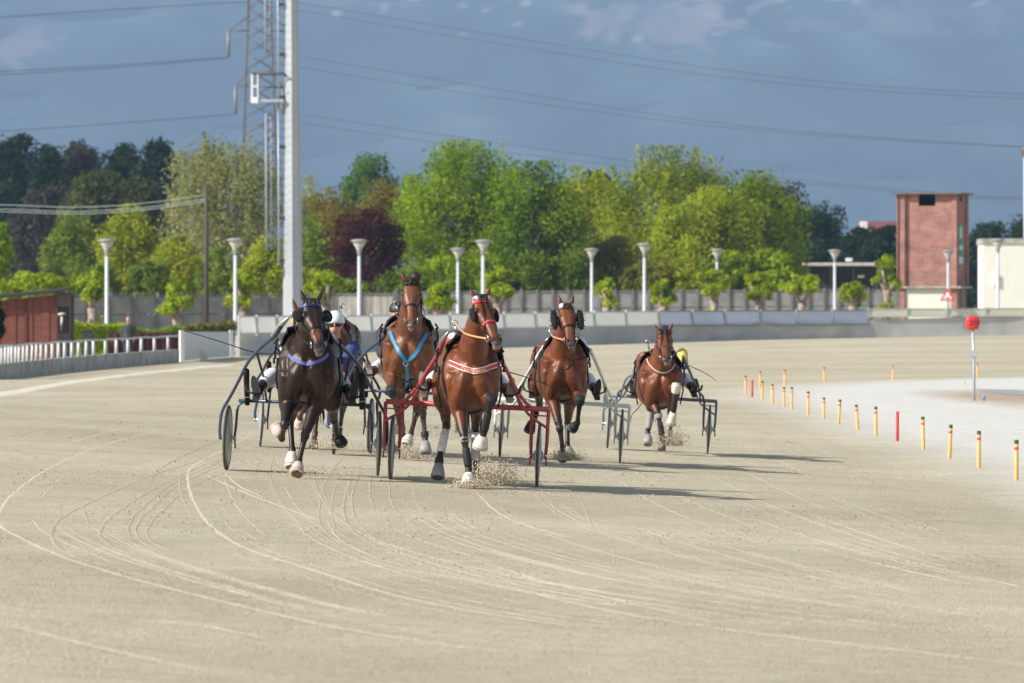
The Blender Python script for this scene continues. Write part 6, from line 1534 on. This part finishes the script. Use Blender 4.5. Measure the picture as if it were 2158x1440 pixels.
m_blue = mat('blue_strap', (.08, .14, .42), .5); m_blue2 = mat('violet_blue_strap', (.12, .14, .42), .6, var=.1, vscale=15)
bridle(H1, m_blue, m_black, 'cup', .03); harness(H1)
strap_px(H1, [(609, 749), (622, 760), (640, 767), (658, 767), (676, 760), (691, 748)], .036, m_blue2, 'breast_strap', 30, up=(0, 0, 1))
m_navy = mat('dark_blue_frame', (.030, .055, .10), .3, var=.15, vscale=6, spec=.6)
m_alu = mat('pale_shaft_tip', (.52, .52, .49), .35, metal=.5)
SK1 = sulky('dark blue arched sulky behind the dark horse', m_navy, 59.7, (477, 992), (796, 1004), 'arch', H1, .74, m_alu, toe=(4, -3), tr=.017)
D1, hd1 = driver('driver with white helmet in blue jacket leaning out behind the dark horse', SK1, (706, 682), ((541, 824), (741, 834)), m_jersey, mat('white_helmet_shell', (.70, .72, .74), .3), m_soleb, m_bootd, plain((.035, .06, .20)))
reins(H1, m_black, hd1)
# ---- second bay with the bright blue breastplate
H2 = horse('b', 'tall bay horse with bright blue Y shaped breastplate and raised head', 66.8, 860, 868, ((845, 574), (889, 574)), (867, 590), (866, 686), {
    'fl': [(828, 720, -.12), (826, 790, -.20), (826, 828, .18), (840, 882, .0), (842, 896, -.05), (842, 914, -.08)],
    'fr': [(892, 720, -.12), (893, 800, -.22), (891, 872, .0), (896, 922, .02), (897, 936, .06), (897, 957, .10)],
    'hl': [(840, 700, -1.35), (838, 790, -1.1), (846, 855, -1.6), (848, 905, -1.9), (849, 918, -1.95), (850, 936, -1.98)],
    'hr': [(885, 700, -1.35), (885, 800, -1.15), (877, 872, -1.45), (866, 915, -1.2), (861, 924, -1.15), (855, 938, -1.1)]}, BAY2, (.035, .026, .024),
    [('fl', 'kneeball', -.22, .10, .064, .056, m_bk, 'knee_boot'), ('fr', 'bell', 0.1, .95, .045, .070, m_bg, 'bell_boot'), ('hr', 'bell', 0, 1, .045, .076, m_bw, 'bell_boot'), ('fr', 'cannon', .75, .98, .046, .046, m_bk, 'fetlock_boot')], zs=.17, legbrown=.35)
m_cyan = mat('bright_blue_strap', (.03, .24, .50), .5)
bridle(H2, m_black, m_black, None, .022); harness(H2)
strap_px(H2, [(821, 700), (832, 722), (845, 748), (855, 762)], .040, m_cyan, 'breastplate_strap', 16)
strap_px(H2, [(899, 705), (888, 722), (877, 745), (866, 756), (855, 762)], .040, m_cyan, 'breastplate_strap', 16)
strap_px(H2, [(855, 764), (859, 785), (858, 800), (854, 815)], .042, m_cyan, 'breastplate_strap', 14)
b_ = MB(); c, n_ = H2['fit'](855, 764, .016); b_.tube([c + Vector((.03 * math.cos(a_), 0, .03 * math.sin(a_))) for a_ in np.linspace(0, 6.283, 15)], .007, 6); b_.build('breastplate_ring', m_steel, H2['root'])
b_ = MB(); q = H2['P'] + Vector((.05, -.02, .035)); b_.ell(q, (.062, .06, .055), n=14); b_.build('forelock', m_hair, H2['root'])
m_blue3 = mat('deep_blue_frame', (.035, .06, .13), .35, var=.15, vscale=6)
SK2 = sulky('deep blue sulky of the bay with the bright blue breastplate', m_blue3, 68.5, (703, 960), (995, 974), 'arch', H2, .80, mat('brown_shaft_tip', (.17, .13, .10), .5), toe=(2, 2), tr=.017)
D2, hd2 = driver('driver in dark jacket and helmet on the sulky of the tall bay', SK2, (838, 658), ((780, 785), (932, 792)), m_jersey, mat('black_helmet', (.02, .02, .024), .5), m_soleg, m_maroon, plain((.03, .03, .04)), visor=False)
reins(H2, m_brownl, hd2)
# ---- horse with the white rig
H4 = horse('r', 'red bay horse with black fleece cheek pieces in front of the white sulky', 69.6, 1189, 1166, ((1177, 621), (1208, 620)), (1194, 641), (1205, 724), {
    'fl': [(1160, 755, -.12), (1162, 830, -.22), (1180, 903, .02), (1186, 948, .02), (1186, 958, .06), (1185, 972, .10)],
    'fr': [(1218, 755, -.12), (1218, 828, -.18), (1222, 847, .20), (1217, 892, .05), (1211, 898, .0), (1205, 905, -.05)],
    'hl': [(1148, 745, -1.35), (1133, 810, -1.1), (1137, 852, -1.55), (1123, 886, -1.8), (1119, 894, -1.85), (1115, 910, -1.9)],
    'hr': [(1195, 745, -1.35), (1203, 828, -1.1), (1196, 893, -1.5), (1196, 940, -1.35), (1198, 950, -1.3), (1202, 967, -1.25)]}, RED, BLK,
    [('hl', 'bell', 0, .95, .045, .070, m_bk, 'bell_boot'), ('hl', 'cannon', .5, 1.0, .042, .046, m_bk, 'leg_wrap'), ('fr', 'kneeball', -.22, .12, .062, .056, m_bk, 'knee_boot'), ('hr', 'bell', 0, .95, .045, .068, m_bg, 'bell_boot'), ('fr', 'bell', 0, .95, .045, .066, m_bk, 'bell_boot')], zs=-.02)
bridle(H4, m_brownl, m_black, 'fleece', .028); harness(H4)
strap_head(H4, [(.035, -80), (.03, -40), (.03, 0), (.03, 40), (.035, 80)], .045, m_whiteb, 'poll_band', .014)
strap_px(H4, [(1164, 762), (1176, 772), (1188, 778), (1196, 775), (1202, 758)], .012, m_brownl, 'breast_strap', 20)
strap_px(H4, [(1192, 745), (1188, 775), (1185, 806)], .009, m_brownl, 'martingale', 14)
m_whf = mat('white_frame_paint', (.70, .72, .73), .35, var=.08, vscale=8)
SK4 = sulky('white sulky right of the centre', m_whf, 71.3, (1053, 964), (1306, 978), 'square', H4, .73, None, toe=(1.5, 2), tr=.018, shaft=[(.28, 1.42, 1.3), (.36, 1.28, 1.1), (.46, 1.08, .75), (.54, .92, .45), (.62, .80, .18)])
D4, hd4 = driver('driver hidden behind the horse with the black fleece cheek pieces', SK4, (1192, 680), ((1122, 822), (1257, 826)), m_jersey, mat('cream_helmet', (.66, .60, .42), .4), m_soleb, m_bootd, plain((.62, .66, .72)))
reins(H4, m_tan, hd4)
# ---- right hand horse
H5 = horse('e', 'red bay horse with pale rope breast collar, last on the right', 77.6, 1392, 1378, ((1378, 683), (1419, 679)), (1399, 696), (1404, 757), {
    'fl': [(1366, 780, -.12), (1373, 838, -.22), (1388, 876, .0), (1396, 922, .02), (1396, 933, .05), (1394, 949, .09)],
    'fr': [(1420, 780, -.12), (1420, 815, -.16), (1424, 822, .25), (1419, 870, .12), (1416, 882, .08), (1413, 898, .05)],
    'hl': [(1362, 760, -1.35), (1356, 815, -1.1), (1371, 866, -1.45), (1365, 912, -1.25), (1366, 923, -1.2), (1366, 938, -1.15)],
    'hr': [(1408, 760, -1.35), (1416, 825, -1.1), (1413, 880, -1.6), (1413, 912, -1.85), (1412, 920, -1.9), (1411, 932, -1.92)]}, RED, BLK,
    [('fr', 'kneeball', -.26, .12, .062, .056, m_bw, 'knee_boot'), ('fr', 'cannon', .15, .9, .042, .044, m_bk, 'tendon_boot'), ('fr', 'bell', -.3, .9, .045, .064, m_bw, 'bell_boot'), ('fl', 'cannon', -.08, .12, .054, .050, m_bg, 'knee_boot'), ('fl', 'cannon', .3, .9, .040, .042, m_bk, 'tendon_boot'),
     ('hl', 'cannon', .05, .85, .046, .046, m_bg, 'leg_wrap'), ('hl', 'bell', 0, .95, .045, .066, m_bg, 'bell_boot'), ('hr', 'bell', 0, .95, .045, .066, m_bg, 'bell_boot')], zs=-.16)
bridle(H5, m_brownl, m_brownl, None, .02, True); harness(H5)
strap_px(H5, [(1364, 758), (1374, 772), (1388, 783), (1402, 784), (1416, 776), (1425, 762)], .020, mat('pale_rope', (.46, .38, .30), .7), 'breast_collar', 26, th=.014)
m_grf = mat('grey_blue_frame', (.13, .16, .21), .4, var=.12, vscale=6, metal=.3)
SK5 = sulky('grey blue sulky on the far right of the field', m_grf, 79.3, (1280, 945), (1491, 957), 'square', H5, .74, None, toe=(2, 1.5), tr=.017, shaft=[(.24, 1.34, 1.3), (.32, 1.20, 1.1), (.42, 1.02, .75), (.50, .88, .45), (.58, .80, .18)])
D5, hd5 = driver('driver with blue trousers and yellow sleeves on the right hand sulky', SK5, (1402, 706), ((1336, 824), (1462, 822)), m_jersey, mat('dark_helmet', (.02, .02, .025), .4), m_soleb, m_bootd, lambda Pn, nk, hip: np.where((((Pn[:, 2] - nk.z) > -.26) & ((Pn[:, 0] - nk.x) > .12))[:, None], np.array((.62, .48, .10)), np.array((.02, .10, .34))), lean=.05)
reins(H5, m_brownl, hd5)
# ---- hidden horse behind the dark one
H6 = horse('h', 'bay horse mostly hidden behind the dark brown horse', 69.0, 688, 712, ((616, 628), (650, 634)), (636, 652), (650, 722), {
    'fl': [(660, 760, -.12), (655, 820, -.20), (640, 862, .10), (632, 880, -.1), (631, 888, -.15), (630, 900, -.18)],
    'fr': [(716, 760, -.12), (716, 830, -.22), (700, 868, .02), (696, 880, -.2), (694, 886, -.25), (692, 893, -.28)],
    'hl': [(680, 745, -1.35), (672, 815, -1.1), (668, 870, -1.5), (664, 915, -1.35), (662, 928, -1.3), (660, 944, -1.25)],
    'hr': [(740, 745, -1.35), (736, 815, -1.2), (722, 862, -1.6), (716, 905, -1.8), (714, 918, -1.85), (712, 934, -1.88)]}, BAY2, (.05, .03, .026),
    [('fl', 'bell', 0, 1.05, .045, .070, m_bp, 'bell_boot'), ('fr', 'bell', 0, 1.05, .045, .066, m_bg, 'bell_boot')], zs=.10, legbrown=.5)
bridle(H6, m_black, m_black, None, .02); harness(H6)
SK6 = sulky('blue sulky half hidden behind the dark horse', m_navy, 70.6, (548, 944), (778, 956), 'arch', H6, .80, None, toe=(-4, 4), tr=.017)
D6, hd6 = driver('driver with yellow helmet hidden behind the dark horse', SK6, (631, 684), ((588, 800), (756, 800)), m_jersey, mat('yellow_helmet', (.62, .38, .06), .4), m_soleb, m_bootd, plain((.55, .60, .70)))
reins(H6, m_black, hd6)
# whips
whip('long whip trailing out to the left of the dark horse', [SK1['Q'](-.13, 1.27, .0), at(548, 745, 60), at(470, 722, 59.9), at(415, 705, 59.8), at(388, 698, 59.8)])
whip('whip reaching from the red sulky towards the white rig', [SK3['Q'](.13, 1.24, .0), at(1078, 786, 59.4), at(1140, 806, 60.0), at(1196, 829, 60.4)])
whip('whip of the right hand driver ending in a tassel', [SK5['Q'](.13, 1.3, .0), at(1455, 772, 79.3), at(1488, 788, 79.4), at(1510, 803, 79.5)])
whip('whip hanging down left of the right hand horse', [SK5['Q'](-.13, 1.2, .0), at(1354, 846, 79.4), at(1332, 875, 79.4), at(1326, 904, 79.4)])

# sand thrown up by the hooves
m_dust = mat('flying_sand', (.46, .39, .285), .95, spec=.1)
rs = random.Random(11); b_ = MB()
for (px, py, Yd, wx, hz, n_) in ((1040, 1012, 57.9, .26, .17, 2600), (995, 1024, 57.5, .18, .06, 1600), (862, 962, 67.6, .20, .12, 1800), (1192, 966, 69.5, .19, .08, 2000), (1412, 934, 77.7, .19, .15, 2600), (690, 942, 62.5, .26, .08, 500), (800, 950, 68.5, .2, .08, 200), (930, 900, 58.8, .35, .35, 260), (640, 998, 58, .25, .04, 200)):
    g_ = at(px, py, Yd)
    for _ in range(int(n_ * 1.8)):
        a_ = rs.gauss(0, 1); q = g_ + Vector((a_ * wx * .55, rs.gauss(0, .15), abs(rs.gauss(0, 1)) * hz * .7 - hz * .25)); gz_ = ground(q.x, q.y)
        if q.z < gz_ + .004: q.z = gz_ + .004
        s_ = rs.choice([.0025, .003, .0035, .0045, .006, .008, .012]); ca, sa = math.cos(rs.random() * 6), math.sin(rs.random() * 6)
        b_.add([(q.x + s_ * (v[0] * ca - v[1] * .7 * sa), q.y + s_ * v[1], q.z + s_ * (v[2] + v[0] * sa * .5)) for v in T], [(0, 1, 2), (0, 2, 3), (0, 3, 1), (3, 2, 1)])
tag(b_.build('kicked_up_sand', m_dust, None, False), kind='stuff')

# ---- man standing behind the railing
def standing_man(px, Y):
    g = gp(px, Y); root = thing('person', 'standing man in a dark jacket behind the white railing', 'person', tuple(g)); O = Vector(g); zt_ = at(px, 668, Y).z - g.z; k = zt_ / 1.77
    def V3(x, y, z): return O + Vector((x, y, z)) * k
    B = MB(); B.tube(catmull([V3(0, 0, .90), V3(0, -.01, 1.15), V3(0, 0, 1.40), V3(0, 0, 1.52)], 9), [(.16, .11), (.155, .11), (.15, .11), (.16, .11), (.17, .115), (.18, .11), (.17, .10), (.10, .07), (.055, .055)], 14, ref=(1, 0, 0))
    B.tube([V3(0, 0, 1.46), V3(0, -.01, 1.60)], .055, 10); B.ell(V3(0, -.01, 1.655), (.075 * k, .095 * k, .115 * k), n=14); B.ell(V3(0, -.11, 1.64), (.013, .02, .022), n=6)
    for s_ in (-1, 1):
        B.ell(V3(s_ * .077, 0, 1.645), (.010, .018, .03), n=6)
        B.tube([V3(s_ * .19, 0, 1.42), V3(s_ * .25, .02, 1.16), V3(s_ * .22, -.06, .92)], [.052, .042, .028], 10); B.ell(V3(s_ * .22, -.08, .86), (.028, .035, .05), n=8)
        for j in range(4): B.tube([V3(s_ * .22, -.10 + .02 * j, .83), V3(s_ * .215, -.10 + .02 * j, .76 + .008 * abs(j - 1))], [.010, .008], 6)
        B.tube([V3(s_ * .22, -.11, .87), V3(s_ * .20, -.14, .81)], [.012, .009], 6)
        B.tube(catmull([V3(s_ * .09, 0, .92), V3(s_ * .11, -.01, .50), V3(s_ * .12, .02, .08)], 9), [.095, .09, .08, .068, .06, .058, .052, .045, .04], 12); B.tube([V3(s_ * .12, .04, .05), V3(s_ * .13, -.16, .035)], [(.04, .05), (.035, .03)], 10)
    place(remesh(B, .014, 2), 'body', m_skin, root)
    B = MB(); B.tube(catmull([V3(0, 0, .84), V3(0, 0, 1.15), V3(0, 0, 1.38), V3(0, 0, 1.50)], 9), [(.21, .15), (.205, .15), (.20, .15), (.20, .15), (.205, .15), (.215, .145), (.20, .13), (.13, .10), (.075, .075)], 16, ref=(1, 0, 0))
    for s_ in (-1, 1): B.tube([V3(s_ * .19, 0, 1.42), V3(s_ * .26, .02, 1.16), V3(s_ * .225, -.05, .93)], [.075, .066, .05], 12)
    place(remesh(B, .016, 2), 'jacket', mat('dark_grey_jacket', (.05, .055, .055), .8, var=.3, vscale=9, bump=.4, bscale=9), root)
    B = MB(); B.ell(V3(0, 0, .88), (.19, .13, .12), n=12)
    for s_ in (-1, 1): B.tube(catmull([V3(s_ * .095, 0, .90), V3(s_ * .11, -.01, .50), V3(s_ * .12, .02, .07)], 9), [.12, .115, .105, .095, .088, .085, .082, .078, .075], 12)
    place(remesh(B, .016, 2), 'trousers', mat('navy_trousers', (.025, .03, .05), .85), root)
    b_ = MB(); b_.lathe([(.078 * k, 0), (.080 * k, .03), (.05 * k, .07), (0, .075 * k)], 14, V3(0, .015, 1.69)); b_.build('hair', mat('grey_hair', (.22, .20, .19), .8), root)
standing_man(270, 224)
